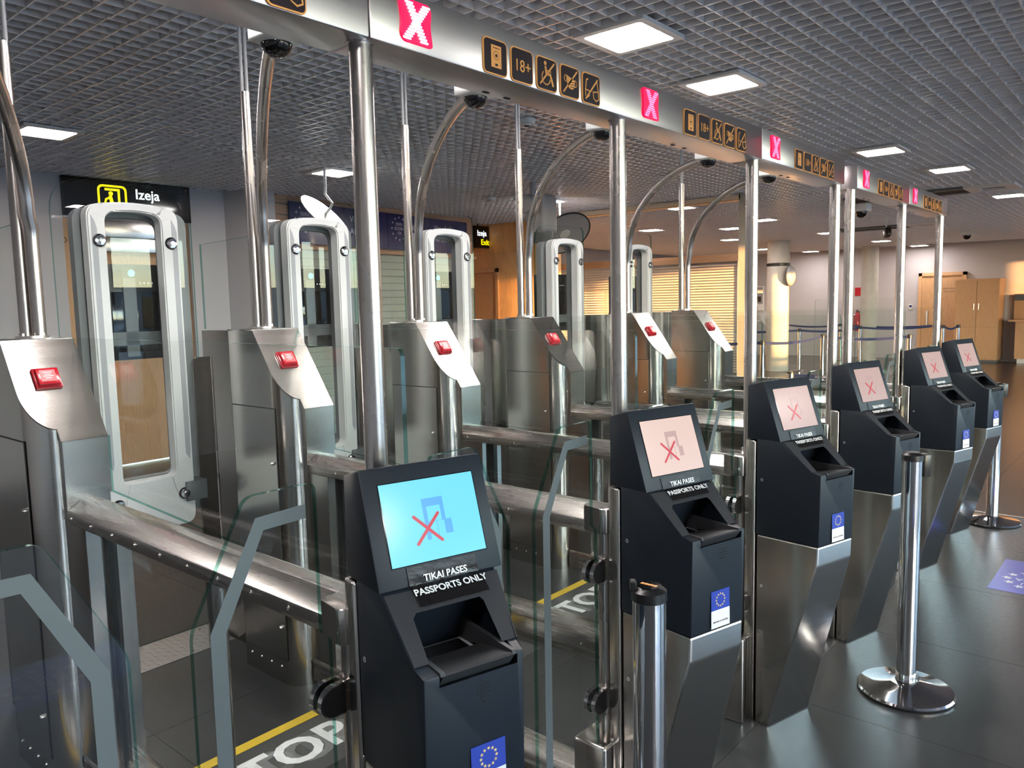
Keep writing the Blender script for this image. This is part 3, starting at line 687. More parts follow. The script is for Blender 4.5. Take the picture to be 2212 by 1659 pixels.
# ------------------------------------------------------------------ glass gate leaves at the lane entrance
out = roundpoly([(-.042, 1.310), (-.193, 1.310), (-.308, 1.090), (-.312, .16), (-.020, .16), (-.020, .985), (-.042, .998)], [.018, .02, .02, .006, .006, .01, .012], 4)
b = B(); b.prism(out, -.006, .006, 'glass', 'y', side='glassedge'); PANE = b.mesh('glass_pane', 0)
b = B(); so = [(-.068, 1.272), (-.176, 1.268), (-.276, 1.078), (-.280, .18)]; si = [(-.068, 1.244), (-.161, 1.242), (-.246, 1.072), (-.250, .18)]
for k in range(3): b.prism([so[k], so[k+1], si[k+1], si[k]], -.0068, -.0060, 'frost', 'y')
STRIPE = b.mesh('frosted_stripe', 0)
def clampm():
    b = B()
    for y0, y1, mt in ((-.020, -.0075, 'chrome'), (.0075, .020, 'chrome')):
        b.prism([(-.004, .034), (-.030, .034)]+[(-.030+.034*math.cos(math.radians(a)), .034*math.sin(math.radians(a))) for a in range(100, 261, 16)]+[(-.030, -.034), (-.004, -.034)], y0, y1, mt, 'y')
    b.prism([(-.004, .031), (-.030, .031)]+[(-.030+.031*math.cos(math.radians(a)), .031*math.sin(math.radians(a))) for a in range(100, 261, 16)]+[(-.030, -.031), (-.004, -.031)], -.0212, -.0202, 'black', 'y')
    b.box(-.004, .022, -.018, .018, -.034, .034, 'tube', bev=.003)
    return b.mesh('hinge_clamp', 30)
CL = clampm()
b = B(); b.cyl((.030, 0, .32), (.030, 0, .98), .021, 'tube', 20).cyl((.030, 0, .33), (.030, 0, .40), .026, 'tube', 20); HPST = b.mesh('hinge_post')
b = B(); b.prism(roundpoly([(-.016, -.030), (.050, -.040), (.055, .062), (.0, .060)], [.022, .004, .004, .01], 4), .968, 1.044, 'steel', 'z', bev=.003); HCAP = b.mesh('hinge_cap')
b = B(); b.box(-.072, .062, -.062, .055, 0, .345, 'steel', bev=.010, seg=3); HPED = b.mesh('hinge_pedestal')
def mirror(me):
    m2 = me.copy(); m2.transform(Matrix.Scale(-1, 4, (1, 0, 0))); m2.flip_normals(); return m2
LEAFM = {n_: (me, mirror(me)) for n_, me in (('glass_pane', PANE), ('frosted_stripe', STRIPE), ('hinge_post', HPST), ('hinge_cap', HCAP), ('hinge_pedestal', HPED), ('hinge_clamp', CL))}
def leaf(x, side, label):
    t = thing('glass_gate_leaf', label, 'gate', (x, -.120, 0), 0, 'glass gate leaves at the lane entrances'); k = 0 if side > 0 else 1
    for nm in ('glass_pane', 'frosted_stripe', 'hinge_post', 'hinge_cap', 'hinge_pedestal'): link(nm, LEAFM[nm][k], t)
    for z in (.857, .455): link('hinge_clamp', LEAFM['hinge_clamp'][k], t, (0, 0, z))
RL = ['glass gate leaf hinged left of the kiosk with the cyan screen', 'glass gate leaf with bright green edge, right of the cyan screen', 'glass gate leaf hinged left of the third kiosk', 'glass gate leaf hinged left of the fourth kiosk', 'glass gate leaf hinged left of the second farthest kiosk', 'glass gate leaf hinged left of the farthest kiosk']
LL = ['glass gate leaf at the lower left corner of the picture, sloping down to the right', 'glass gate leaf behind the kiosk with the cyan screen', 'glass gate leaf behind the second kiosk', 'glass gate leaf behind the third kiosk', 'glass gate leaf on the first post of the short beam', 'glass gate leaf behind the second farthest kiosk']
for i, x in enumerate(KX): leaf(x, 1, RL[i])
for i, x in enumerate([-.9471, 0, .9471, 1.8942, 3.064, 4.091]): leaf(x+.225, -1, LL[i])

# ------------------------------------------------------------------ exit doors with the white face-camera towers
def tower_meshes():
    T = {}
    b = B(); b.prism(roundpoly([(.35, .139), (.945, .139), (.945, 2.215), (.35, 2.205)], [.004, .004, .05, .14], 6), -.006, .006, 'glass', 'y', side='glassedge'); T['glass_door'] = b.mesh('glass_door', 0)
    o_ = roundpoly([(.462, .672), (.850, .672), (.850, 2.096), (.656, 2.126), (.462, 2.096)], [.05, .05, .05, .13, .05], 6)
    i_ = roundpoly([(.535, .905), (.772, .905), (.772, 2.066), (.656, 2.084), (.535, 2.066)], [.03, .03, .04, .08, .04], 6)
    b = B(); b.ring(o_, i_, -.072, -.012, 'white'); bmesh.ops.bevel(b.bm, geom=[e for e in b.bm.edges if all(abs(v.co.y+.072) < 1e-4 for v in e.verts)], offset=.006, segments=2, affect='EDGES'); T['bezel_frame'] = b.mesh('bezel_frame')
    o2 = roundpoly([(.435, .70), (.925, .70), (.925, 2.090), (.70, 2.10), (.435, 2.090)], [.05, .05, .06, .0, .06], 6)
    i2 = roundpoly([(.535, .905), (.800, .905), (.800, 2.050), (.66, 2.06), (.535, 2.050)], [.03, .03, .05, .0, .03], 6)
    b = B(); b.ring(o2, i2, .008, .055, 'housing'); T['rear_housing'] = b.mesh('rear_housing')
    for nm, a in (('recess_left', .478), ('recess_right', .818)):
        b = B(); b.prism([(a, 1.0), (a+.016, .97), (a+.022, 1.0), (a+.022, 2.00), (a+.014, 2.03), (a, 2.055)], -.0732, -.0715, 'greyp', 'y'); T[nm] = b.mesh('recess_strip', 0)
    b = B(); b.lathe([(0, -.019), (.008, -.019), (.009, -.015), (.020, -.014), (.024, -.010), (.024, 0)], 'chrome', n=20, axis='y'); b.lathe([(.024, 0), (.027, -.004), (.027, .001)], 'black', n=20, axis='y'); T['bolt'] = b.mesh('bolt')
    b = B(); b.box(.565, .830, .07, .19, 1.435, 1.862, 'black', bev=.008); T['camera_unit'] = b.mesh('camera_unit')
    b = B(); b.box(.595, .800, .066, .071, 1.47, 1.74, 'blackgloss', bev=.002); b.box(.66, .715, .0650, .0665, 1.505, 1.509, 'white'); T['unit_screen'] = b.mesh('unit_screen')
    b = B(); b.lathe([(0, -.006), (.014, -.005), (.016, 0)], 'greenled', n=16, axis='y'); T['indicator_light'] = b.mesh('indicator_light')
    b = B(); b.prism(rrect(-.038, .038, -.008, .008, .007), -.004, 0, 'blackgloss', 'y')
    for k in range(4): b.lathe([(0, -.0055), (.0045, -.005), (.0055, -.0038)], 'greyp', (-.027+.018*k, 0, 0), 10, 'y')
    T['lens_bar'] = b.mesh('lens_bar')
    b = B()
    for a in range(5):
        for c in range(4): b.box(.009*a, .009*a+.007, -.002, 0, .009*c, .009*c+.007, 'hole')
    T['speaker_grille'] = b.mesh('speaker_grille', 0)
    b = B(); b.box(.645, .70, .055, .10, 1.45, 1.80, 'dgrey').box(.52, .90, .055, .075, 1.50, 1.56, 'dgrey'); T['mounting_bracket'] = b.mesh('mounting_bracket', 0)
    b = B(); b.prism(roundpoly([(.905, .03), (.992, .03), (.992, 1.432), (.905, 1.432)], [.004, .004, .004, .03], 4), -.022, -.008, 'steel', 'y'); b.cyl((.998, -.012, .03), (.998, -.012, 1.432), .009, 'tube', 12); T['hinge_stile'] = b.mesh('hinge_stile', 30)
    b = B(); b.box(.805, .905, -.085, .012, .775, .865, 'dgrey', bev=.003); T['door_clamp'] = b.mesh('door_clamp')
    return T
TM = tower_meshes()
b = B(); b.box(.195, 1.055, 0, .285, 0, .004, 'diamond', bev=.001, seg=1)
for i in range(26):
    for j in range(9):
        c = Vector((.225+.032*i, .02+.031*j, .0045)); a = PI/4 if (i+j) % 2 else -PI/4
        b.box(-.010, .010, -.0022, .0022, -.0015, .0012, 'diamond', M4=Matrix.Translation(c)@Matrix.Rotation(a, 4, 'Z'))
THR = b.mesh('tread_plate', 0)
b = B()
for k in range(6): b.lathe([(0, .0065), (.007, .006), (.008, .004)], 'screw', (.25+.15*k, .03+.22*(k % 2), 0), 10)
THB = b.mesh('plate_screws')
TL = ['white face-camera tower in a glass door, under the yellow exit sign', 'white face-camera tower with the bright outdoor reflection in its glass', 'white face-camera tower left of the orange wall', 'white face-camera tower in front of the tilted mirror near the partition', 'white face-camera tower farthest along the row, half behind the second post']
for i, x in enumerate([-.042, .912, 1.865, 3.10, 4.11]):
    t = thing('camera_tower', TL[i], 'camera tower', (x, 2.12, 0), 0, 'white camera towers at the lane exits')
    for nm in ('glass_door', 'bezel_frame', 'rear_housing', 'mounting_bracket', 'hinge_stile', 'door_clamp'): link(nm, TM[nm], t)
    for nm in ('recess_left', 'recess_right'): link('recess_strip', TM[nm], t)
    for q in ((.506, 1.950), (.812, 1.950), (.506, .815), (.800, .815)): link('bolt', TM['bolt'], t, (q[0], -.072, q[1]))
    u = link('camera_unit', TM['camera_unit'], t); link('unit_screen', TM['unit_screen'], u); link('indicator_light', TM['indicator_light'], u, (.690, .069, 1.822)); link('lens_bar', TM['lens_bar'], u, (.752, .069, 1.778)); link('speaker_grille', TM['speaker_grille'], u, (.605, .0705, 1.805))
    p = thing('threshold_plate', ['tread plate set in the floor of the nearest lane exit', 'tread plate in the floor of the second lane exit', 'tread plate in the floor of the third lane exit', 'tread plate in the floor of the fourth lane exit', 'tread plate in the floor of the farthest lane exit'][i], 'floor plate', (x, 2.14, 0), 0, 'tread plates at the lane exits')
    link('tread_plate', THR, p); link('plate_screws', THB, p)

# ------------------------------------------------------------------ floor markings
b = B(); b.box(.19, .93, .86, 1.185, 0, .0012, 'flgrey'); FG = b.mesh('backing_film', 0)
b = B(); b.box(.19, .93, 1.190, 1.238, 0, .0014, 'yellow'); YB_ = b.mesh('yellow_bar', 0)
for i, x in enumerate([-.9471, 0, .9471, 1.8942, 3.064, 4.011]):
    t = thing('stop_marking', ['white STOP letters and yellow bar in the lane at the left frame edge', 'white STOP letters and yellow bar on the floor beside the cyan-screen kiosk', 'white STOP letters and yellow bar on the floor behind the cyan-screen kiosk', 'white STOP letters and yellow bar on the floor left of the second kiosk post',
        'white STOP letters and yellow bar on the floor of the first short-beam lane', 'white STOP letters and yellow bar on the floor of the farthest lane'][i], 'floor marking', (x, 0, .0004), 0, 'stop markings on the lane floors')
    link('backing_film', FG, t); link('yellow_bar', YB_, t)
    link('ghost_lettering', text_mesh('STOP', .235, 'flghost', .0002, bold=.006), t, (.605, 1.005, .0015))
    link('lettering', text_mesh('STOP', .235, 'flwhite', .0003, bold=.006), t, (.570, 1.025, .0019))
for n_, (x, y, lb) in enumerate(((4.02, -.645, 'blue floor sign with star ring by the right frame edge'), (-.02, -2.45, 'blue floor sign with star ring behind the viewer, mirrored in the leaf'))):
    t = thing('floor_sign', lb, 'floor sign', (x, y, .0004), 0, 'blue floor signs')
    b = B(); b.box(0, .62, -.42, 0, 0, .0012, 'eufloor'); part('blue_film', b, t, smooth=0)
    part('star_ring', stars('flwhite', .15, .028), t, (.25, -.21, .0016), smooth=0)
    for k, tx in enumerate(('ES/EU', 'EEZ/EEA', 'CH')): link('lettering', text_mesh(tx, .062, 'flwhite', .0003), t, (.25+(.07-.07*k)*-1, -.21, .0018), (0, 0, PI/2))

# ------------------------------------------------------------------ stanchions
b = B(); b.lathe([(0, .0), (.182, 0), (.184, .006)], 'black', n=48); b.lathe([(.184, .006), (.186, .012), (.180, .020), (.12, .030), (.06, .044), (.050, .048), (0, .048)], 'chrome', n=48); SB = b.mesh('base')
b = B(); b.cyl((0, 0, .046), (0, 0, .985), .0385, 'chrome', 36); b.lathe([(.0405, .052), (.0405, .046)], 'black', n=36); SPO = b.mesh('pole')
b = B(); b.lathe([(0, 1.016), (.026, 1.016), (.032, 1.012), (.040, 1.006), (.041, .984), (.0385, .982)], 'black', n=36); SC = b.mesh('belt_head')
b = B(); b.box(.036, .066, -.022, .022, .915, 1.008, 'black', bev=.004); b.box(.064, .067, -.014, .014, .93, .995, 'hole'); SK = b.mesh('belt_cassette')
b = B(); b.prism(circ(0, 0, .028, 8), 1.0155, 1.0185, 'blackgloss', 'z'); b.box(-.012, .012, .030, .044, 1.006, 1.030, 'black', bev=.003); SD2 = b.mesh('cap_inset', 0)
def stanchion(x, y, rz, label, near=True, group='chrome belt stanchions', cass=True):
    t = thing('belt_stanchion', label, 'stanchion', (x, y, 0), rz, group)
    link('base', SB, t); link('pole', SPO, t); link('belt_head', SC, t)
    if cass: link('belt_cassette', SK, t)
    if near: link('cap_inset', SD2, t)
    return t
s0 = stanchion(.582, -.505, math.radians(40), 'thick chrome bollard with bare black cap, cut off by the bottom edge', cass=False)
s0.scale = (1, 1, .985)
b = B(); 
for k in range(7): b.box(-.020+.006*k, -.0155+.006*k, -.004+.001*(k % 2), .005, 1.0185, 1.0192, 'orange')
part('orange_lettering', b, s0, rot=(0, 0, .9), smooth=0)
stanchion(2.49, -.600, math.radians(-48), 'lone chrome belt stanchion on a round base, standing in front of the fourth kiosk', near=False)
stanchion(5.50, -.43, math.radians(-45), 'chrome belt stanchion beyond the farthest kiosk by the right frame edge', near=False)

far = [(11.6, 3.86), (13.96, 3.69), (14.27, 2.27), (16.58, 5.10), (18.36, 4.33), (20.0, 5.3), (19.9, 3.0), (18.9, 2.70), (19.2, 2.45), (20.3, 6.9)]
FLb = ['leftmost gleaming belt stanchion of the far queue', 'gleaming belt stanchion left of the third beam post', 'gleaming belt stanchion just left of the farthest beam post', 'gleaming belt stanchion right of the sunlit concrete column', 'gleaming belt stanchion behind the first short-beam post', 'gleaming belt stanchion between the third and fourth long-beam posts',
       'gleaming belt stanchion right of the farthest beam post', 'gleaming belt stanchion in front of the beech cabinet, left of two', 'rightmost gleaming belt stanchion of the far queue', 'gleaming belt stanchion deep in the queue by the sunlit column']
b = B(); b.lathe([(0, 0), (.17, 0), (.172, .012), (.05, .035), (0, .035)], 'chrome', n=24); FB = b.mesh('base')
b = B(); b.cyl((0, 0, .03), (0, 0, .93), .040, 'chrome', 20); FP = b.mesh('pole')
b = B(); b.lathe([(0, .955), (.036, .953), (.042, .94), (.042, .88), (.04, .88)], 'black', n=20); FH = b.mesh('belt_head')
for (x, y), lb in zip(far, FLb):
    t = thing('belt_stanchion', lb, 'stanchion', (x, y, 0), 0, 'belt stanchions of the far queue')
    link('base', FB, t); link('pole', FP, t); link('belt_head', FH, t)
belts = [(0, (11.9, 6.9)), (0, 1), (1, 2), (3, (16.0, 8.4)), (3, 4), (4, 6), (9, 5), (5, 6), (6, 7), (7, 8)]
BLL = ['navy belt at the left end of the far queue', 'navy belt across the front of the far queue', 'navy belt in front of the fire extinguisher', 'navy belt passing behind the sunlit column', 'navy belt in the middle row of the far queue', 'navy belt in the middle row behind the farthest posts', 'navy belt in the rear row of the far queue, left part', 'navy belt in the rear row in front of the beech door', 'navy belt right of the farthest beam post', 'short navy belt in front of the beech cabinet']
for (a, c), lb in zip(belts, BLL):
    p = Vector((*far[a], 0)); q = Vector((*(far[c] if isinstance(c, int) else c), 0)); d = (q-p).normalized(); n = Vector((-d.y, d.x, 0))*.002; p += d*.046; q -= d*.046
    b = B(); mi = b.mi('belt'); L = (q-p).length; P_ = []
    for k in range(7):
        t = k/6; c0 = p.lerp(q, t)-p; sag = -.05*4*t*(1-t)
        P_.append([b.bm.verts.new(c0+s*n+Vector((0, 0, z+sag))) for s in (1, -1) for z in (.885, .933)])
    for a4, b4 in zip(P_, P_[1:]):
        for i, j in ((0, 1), (1, 3), (3, 2), (2, 0)): b.face([a4[i], a4[j], b4[j], b4[i]], mi)
    b.face(P_[0][:2]+P_[0][:1:-1], mi); b.face(P_[-1][:2]+P_[-1][:1:-1], mi)
    tag(part('queue_belt', b, None, tuple(p), smooth=0), lb, 'belt', 'navy belts of the far queue')
# single lower belt on two short posts close behind the third beam post
t = thing('short_post', 'short steel post carrying the low navy belt behind the third post', 'post', (9.6, 2.62, 0), 0); b = B(); b.cyl((0, 0, 0), (0, 0, .62), .045, 'chrome', 20).cyl((0, 0, .62), (0, 0, .64), .047, 'black', 20); part('tube', b, t)
b = B(); b.box(0, .004, -1.0, 0, -.028, .028, 'belt'); o = part('low_belt', b, None, (9.6, 2.57, .585), smooth=0); tag(o, 'low navy belt with white lettering just above the third kiosk', 'belt')
link('lettering', text_mesh('XINƎЯ', .05, 'lettergrey', .0004), o, (-.002, -.35, 0), (PI/2, 0, -PI/2))

# ------------------------------------------------------------------ ceiling lamps and fittings
b = B(); b.ring(rrect(-.205, .205, -.205, .205, .004, 1), rrect(-.167, .167, -.167, .167, .012, 1), -.016, .004, 'lampframe', 'z'); LFR = b.mesh('lamp_frame', 0)
b = B(); b.prism(rrect(-.167, .167, -.167, .167, .012, 2), -.0125, -.0115, 'lamp', 'z').box(-.204, .204, -.204, .204, -.011, .003, 'lampframe'); LDF = b.mesh('lamp_diffuser', 0)
LP = [(2.62, .81, 'square ceiling lamp above the beam, largest in view'), (3.79, .86, 'square ceiling lamp above the beam, second largest'), (1.36, 5.08, 'square ceiling lamp near the left edge, left of the exit sign'), (4.0, 5.10, 'square ceiling lamp above the hanging mirror arm'),
      (7.0, .81, 'square ceiling lamp above the short beam'), (8.7, .58, 'square ceiling lamp above the right end of the short beam'), (7.4, 5.07, 'ceiling lamp seen beside the arch before the orange wall'), (11.66, .46, 'ceiling lamp cut by the right frame edge'),
      (9.45, 4.22, 'far ceiling lamp behind the farthest support pole'), (12.0, 6.2, 'far ceiling lamp left of the farthest support pole'), (12.88, 5.02, 'far ceiling lamp left of the third post, upper one'), (15.17, 6.1, 'far ceiling lamp left of the third post, lower one'), (11.97, 4.02, 'far ceiling lamp just right of the third post'),
      (18.5, 6.78, 'far ceiling lamp above left of the banded column'), (15.27, 4.06, 'far ceiling lamp just left of the last long-beam post'), (20.4, 6.25, 'far ceiling lamp right of the banded column'), (18.3, 3.9, 'far ceiling lamp under the short beam, left one'), (20.6, 3.65, 'far ceiling lamp under the short beam, right one'),
      (.28, .80, 'ceiling lamp above the nearest gate, out of the frame'), (1.45, .80, 'ceiling lamp just above the top frame edge'), (-1.2, -1.2, 'ceiling lamp above the viewer'), (-1.3, 3.4, 'ceiling lamp left of the frame'), (-2.0, -5.0, 'ceiling lamp by the entrance wall, first of four'), (.6, -5.0, 'ceiling lamp by the entrance wall, second of four'), (3.2, -5.0, 'ceiling lamp by the entrance wall, third of four'), (5.8, -5.0, 'ceiling lamp by the entrance wall, fourth of four')]
for x, y, lb in LP:
    t = thing('ceiling_lamp', lb, 'lamp', (x, y, zc(x)-.004 if y > -2.4 else 2.998), 0, 'square ceiling lamps'); link('lamp_frame', LFR, t); link('lamp_diffuser', LDF, t)

b = B(); b.lathe([(0, -.050), (.030, -.048), (.034, -.040), (.056, -.036), (.064, -.022), (.064, 0)], 'white', n=28); b.lathe([(.0, -.056), (.018, -.053), (.028, -.046), (.028, -.040)], 'blackgloss', n=20); DET = b.mesh('detector_body')
b = B(); b.lathe([(0, -.055), (.046, -.055), (.05, -.048), (.06, -.03), (.062, 0)], 'white', n=24)
for k in range(10): b.box(.042*math.cos(k*PI/5)-.006, .042*math.cos(k*PI/5)+.006, .042*math.sin(k*PI/5)-.006, .042*math.sin(k*PI/5)+.006, -.056, -.050, 'hole')
SMK = b.mesh('detector_body')
for me, x, y, lb in ((DET, 3.66, 2.34, 'white dome sensor on the grille left of the third camera arch'), (SMK, 3.83, 1.55, 'white smoke detector seen under the dome camera by the second post'), (SMK, 6.60, 5.35, 'white smoke detector near the orange wall, left one'), (SMK, 6.75, 5.02, 'white smoke detector near the orange wall, behind the fourth pole')):
    tag(link('smoke_detector', me, None, (x, y, zc(x))), lb, 'detector', 'white detectors on the ceiling')
# projector-like loudspeaker hanging behind the fourth pole
t = thing('hanging_speaker', 'grey pear-shaped speaker hanging from the ceiling behind the fourth pole', 'speaker', (6.05, 4.22, 3.0))
b = B(); b.cyl((0, 0, 0), (0, 0, -.22), .035, 'greyp', 14); part('hanger', b, t)
b = B(); b.lathe([(0, -.06), (.10, -.055), (.105, 0), (.10, .055), (0, .06)], 'greyp', (-.10, 0, -.24), 24, 'x'); part('side_disc', b, t)
b = B(); b.box(.0, .30, -.13, .13, -.56, -.12, 'greyp', bev=.05, seg=3); part('body', b, t)
b = B(); b.lathe([(0, -.16), (.10, -.13), (.13, -.05), (.13, .0)], 'dgrey', (.15, 0, -.54), 24); part('cone', b, t)
for n_, (c, nrm, top, r, lb) in enumerate((((3.70, 4.9, 2.53), (.62, -.62, .55), (3.76, 4.95, 3.0), .27, 'round mirror edge-on hanging on a white bent arm'), ((7.55, 4.9, 2.56), (-.25, -.62, -.74), (7.56, 4.98, 3.0), .36, 'round tilted mirror with black rim before the partition'))):
    t = thing('ceiling_mirror', lb, 'mirror', c); rot = Vector(nrm).to_track_quat('Z', 'Y').to_euler(); s = -1 if n_ else 1
    if n_ == 0:
        va = Vector((.65*.72, -.76*.72, -.69)); vv = Vector((.75, .66, .10)).normalized(); mn = va.cross(vv).normalized(); mn = ((mn if mn.z > 0 else -mn)-vv*.16).normalized(); rot = mn.to_track_quat('Z', 'Y').to_euler()
        b = B(); b.lathe([(0, -.012), (r*.7, -.008), (r, 0), (r, .006), (r*.7, .010), (0, .016)], 'white', n=40); part('mirror_disc', b, t, rot=rot)
    else:
        b = B(); b.lathe([(0, -.012), (r, -.006), (r, .002), (0, .004)], 'greyp', n=40); part('mirror_disc', b, t, rot=rot)
        b = B(); b.lathe([(r-.006, -.010), (r+.008, -.010), (r+.008, .008), (r-.006, .008), (r-.006, -.010)], 'black', n=40); part('mirror_rim', b, t, rot=rot)
        b = B(); b.lathe([(0, .02), (.07, .018), (.075, .006)], 'white', n=24); part('mount', b, t, rot=rot)
    tp = Vector(top)-Vector(c); nv = mn if n_ == 0 else Vector(nrm).normalized()*-1
    if n_: nv = Vector((.3, -.3, .5)).normalized()
    pth = [Vector((0, 0, 0))+nv*.01, nv*.09, nv*.13+Vector((0, 0, .02)), Vector((tp.x*.9, tp.y*.9, nv.z*.13+.12)), Vector((tp.x, tp.y, nv.z*.13+.2)), tp]
    b = B(); b.tube([tuple(p) for p in pth], .013, 'white', 12); part('arm', b, t)

for n_, (x, y, L, lb) in enumerate(((10.6, .48, 1.4, 'square air diffuser beside a dark ceiling slot at the upper right'), (15.0, 2.25, 1.2, 'square air diffuser seen past the short beam end'))):
    t = thing('air_diffuser', lb, 'air vent', (x, y, zc(x)))
    b = B(); b.ring(rrect(-.28, .28, -.28, .28, .01, 1), rrect(-.14, .14, -.14, .14, .01, 1), -.03, .0, 'lampframe', 'z'); part('diffuser_frame', b, t, smooth=0)
    b = B(); b.box(-.14, .14, -.14, .14, -.006, -.002, 'hole'); part('opening', b, t, smooth=0)
    b = B(); b.box(-.20, .20, .30, .30+L, -.02, -.004, 'hole').box(.20, .30, .28, .32+L, -.03, 0, 'dgrey').box(-.3, -.2, .28, .32+L, -.03, 0, 'dgrey'); part('slot', b, t, smooth=0)
def dome2(x, y, z, lb):
    t = thing('dome_camera', lb, 'camera', (x, y, z)); b = B(); b.box(-.11, .11, -.11, .11, -.11, 0, 'white', bev=.02); part('housing', b, t)
    b = B(); b.lathe([(.075, -.11), (.075, -.13), (.06, -.17), (.03, -.19), (0, -.195)], 'blackgloss', n=24); part('dome', b, t)
dome2(16.9, 1.92, zc(16.9), 'white dome camera on the far ceiling at the right')
dome2(10.6, 2.05, zc(10.6)-.06, 'white dome camera beside the first short-beam post')
t = thing('bullet_camera', 'small black bullet camera hanging under the short beam', 'camera', (13.3, 2.45, zc(13.3))); b = B(); b.cyl((0, 0, 0), (0, 0, -.20), .012, 'white', 10); part('stem', b, t)
b = B(); b.box(-.09, .09, -.05, .05, -.34, -.20, 'black', bev=.02); part('body', b, t, rot=(0, .3, .5))

# ------------------------------------------------------------------ signs
t = thing('exit_sign', 'black lit sign reading Izeja and Exit over the beech door', 'sign', (2.155, 7.0, 2.615))
b = B(); b.box(0, 1.30, 0, .055, 0, .385, 'blackgloss', bev=.002, seg=1); part('sign_box', b, t, smooth=0)
b = B(); b.ring(rrect(.325, .615, .035, .330, .05), rrect(.345, .595, .055, .310, .036), -.003, .0, 'exit_yellow')
stroke(b, [(.405, .285), (.535, .285), (.535, .09)], .022, 'exit_yellow', -.003, 0); b.prism(circ(.455, .245, .022), -.003, 0, 'exit_yellow', 'y'); stroke(b, [(.450, .21), (.462, .15), (.505, .135)], .034, 'exit_yellow', -.003, 0); stroke(b, [(.445, .205), (.405, .185), (.395, .15)], .018, 'exit_yellow', -.003, 0); stroke(b, [(.462, .15), (.425, .12), (.405, .085)], .02, 'exit_yellow', -.003, 0); stroke(b, [(.47, .145), (.47, .085)], .02, 'exit_yellow', -.003, 0)
part('pictogram', b, t, smooth=0)
link('lettering', text_mesh('Izeja', .145, 'exit_white', .001, 'LEFT', .002), t, (.70, -.003, .255), (PI/2, 0, 0)); link('lettering', text_mesh('Exit', .145, 'exit_yellow', .001, 'LEFT', .002), t, (.70, -.003, .085), (PI/2, 0, 0))
t = thing('exit_sign', 'small black lit exit sign next to the orange wall', 'sign', (8.80, 7.70, 2.60))
b = B(); b.box(0, .46, 0, .055, 0, .37, 'blackgloss'); part('sign_box', b, t, smooth=0)
b = B(); b.cyl((.1, .03, .37), (.1, .03, .42), .012, 'black', 8).cyl((.36, .03, .37), (.36, .03, .42), .012, 'black', 8); part('hanger', b, t)
link('lettering', text_mesh('Izeja', .13, 'exit_white', .001, 'LEFT', .002), t, (.05, -.002, .245), (PI/2, 0, 0)); link('lettering', text_mesh('Exit', .13, 'exit_yellow', .001, 'LEFT', .002), t, (.14, -.002, .095), (PI/2, 0, 0))
rz = math.radians(7.14); e1 = Vector((math.cos(rz), math.sin(rz), 0)); n1 = Vector((math.sin(rz), -math.cos(rz), 0))
def wsp(s, off, z): v = Vector((4.315, 6.862, 0))+e1*s+n1*off; return (v.x, v.y, z)
for n_, (s0_, s1_, tx, lb) in enumerate(((.30, 1.20, 'eu', 'navy banner with star ring reading citizens, left one'), (1.205, 2.03, 'Visi pārējie', 'navy banner with the word visitors starting Vis, left one'), (2.035, 2.955, 'eu', 'navy banner with star ring reading citizens, right one'), (2.96, 3.88, 'Visi pārējie', 'navy banner with the word starting Vis, right one, before the orange wall'))):
    t = thing('wall_banner', lb, 'sign', wsp(s0_, .055, 2.44), rz, 'navy banners on the slatted wall'); W = s1_-s0_
    b = B(); b.box(0, W, 0, .02, 0, .50, 'navysign'); part('banner_panel', b, t, smooth=0)
    if tx == 'eu':
        st = stars('lettergrey', .155, .020).mesh('star_ring', 0); link('star_ring', st, t, (.24, -.002, .30), (PI/2, 0, 0))
        for k, q in enumerate(('ES/EU', 'EEZ/EEA', 'CH')): link('lettering', text_mesh(q, .058, 'lettergrey', .0004), t, (.24, -.002, .36-.062*k), (PI/2, 0, 0))
        link('lettering', text_mesh('Pilsoņi', .11, 'lettergrey', .0004, 'LEFT'), t, (.46, -.002, .33), (PI/2, 0, 0)); link('lettering', text_mesh('Citizens', .11, 'lettergrey', .0004, 'LEFT'), t, (.46, -.002, .17), (PI/2, 0, 0))
    else:
        link('lettering', text_mesh('Visi pārējie', .11, 'lettergrey', .0004, 'LEFT'), t, (.10, -.002, .36), (PI/2, 0, 0)); link('lettering', text_mesh('All other', .11, 'lettergrey', .0004, 'LEFT'), t, (.10, -.002, .20), (PI/2, 0, 0))

# ------------------------------------------------------------------ far hall
t = thing('striped_partition', 'glass partition with pale horizontal frosted bands under a tan header', 'partition', (12.0, 4.42, 0))
b = B(); b.box(-.03, .03, 0, 4.8, 2.30, 2.43, 'woodslat').box(-.03, .03, 0, .06, 0, 2.3, 'lampframe').box(-.03, .03, 2.4, 2.45, 0, 2.3, 'lampframe').box(-.03, .03, 4.75, 4.8, 0, 2.3, 'lampframe'); part('frame', b, t, smooth=0)
b = B(); b.box(-.006, .006, .06, 4.75, .02, 2.3, 'glass'); part('glass', b, t, smooth=0)
b = B()
for k in range(40):
    b.box(-.0085, -.0065, .07, 4.74, .36+.0478*k, .36+.0478*k+.033, 'frosted_band')
o = part('frosted_bands', b, t, smooth=0); o['kind'] = 'stuff'
d3 = struct('door_3')
b = B(); b.box(21.24, 21.3, 2.78, 3.70, .01, 2.12, 'woodv'); part('door_leaf', b, d3, smooth=0)
b = B(); b.box(21.2, 21.3, 2.70, 2.78, 0, 2.2, 'wood').box(21.2, 21.3, 3.70, 3.78, 0, 2.2, 'wood').box(21.2, 21.3, 2.70, 3.78, 2.12, 2.2, 'wood'); part('door_frame', b, d3, smooth=0)
b = B(); b.tube([(21.24, 3.55, 1.22), (21.17, 3.55, 1.22), (21.16, 3.55, 1.19), (21.16, 3.55, .85), (21.17, 3.55, .82), (21.24, 3.55, .82)], .02, 'lampframe', 10); part('door_handle', b, d3)
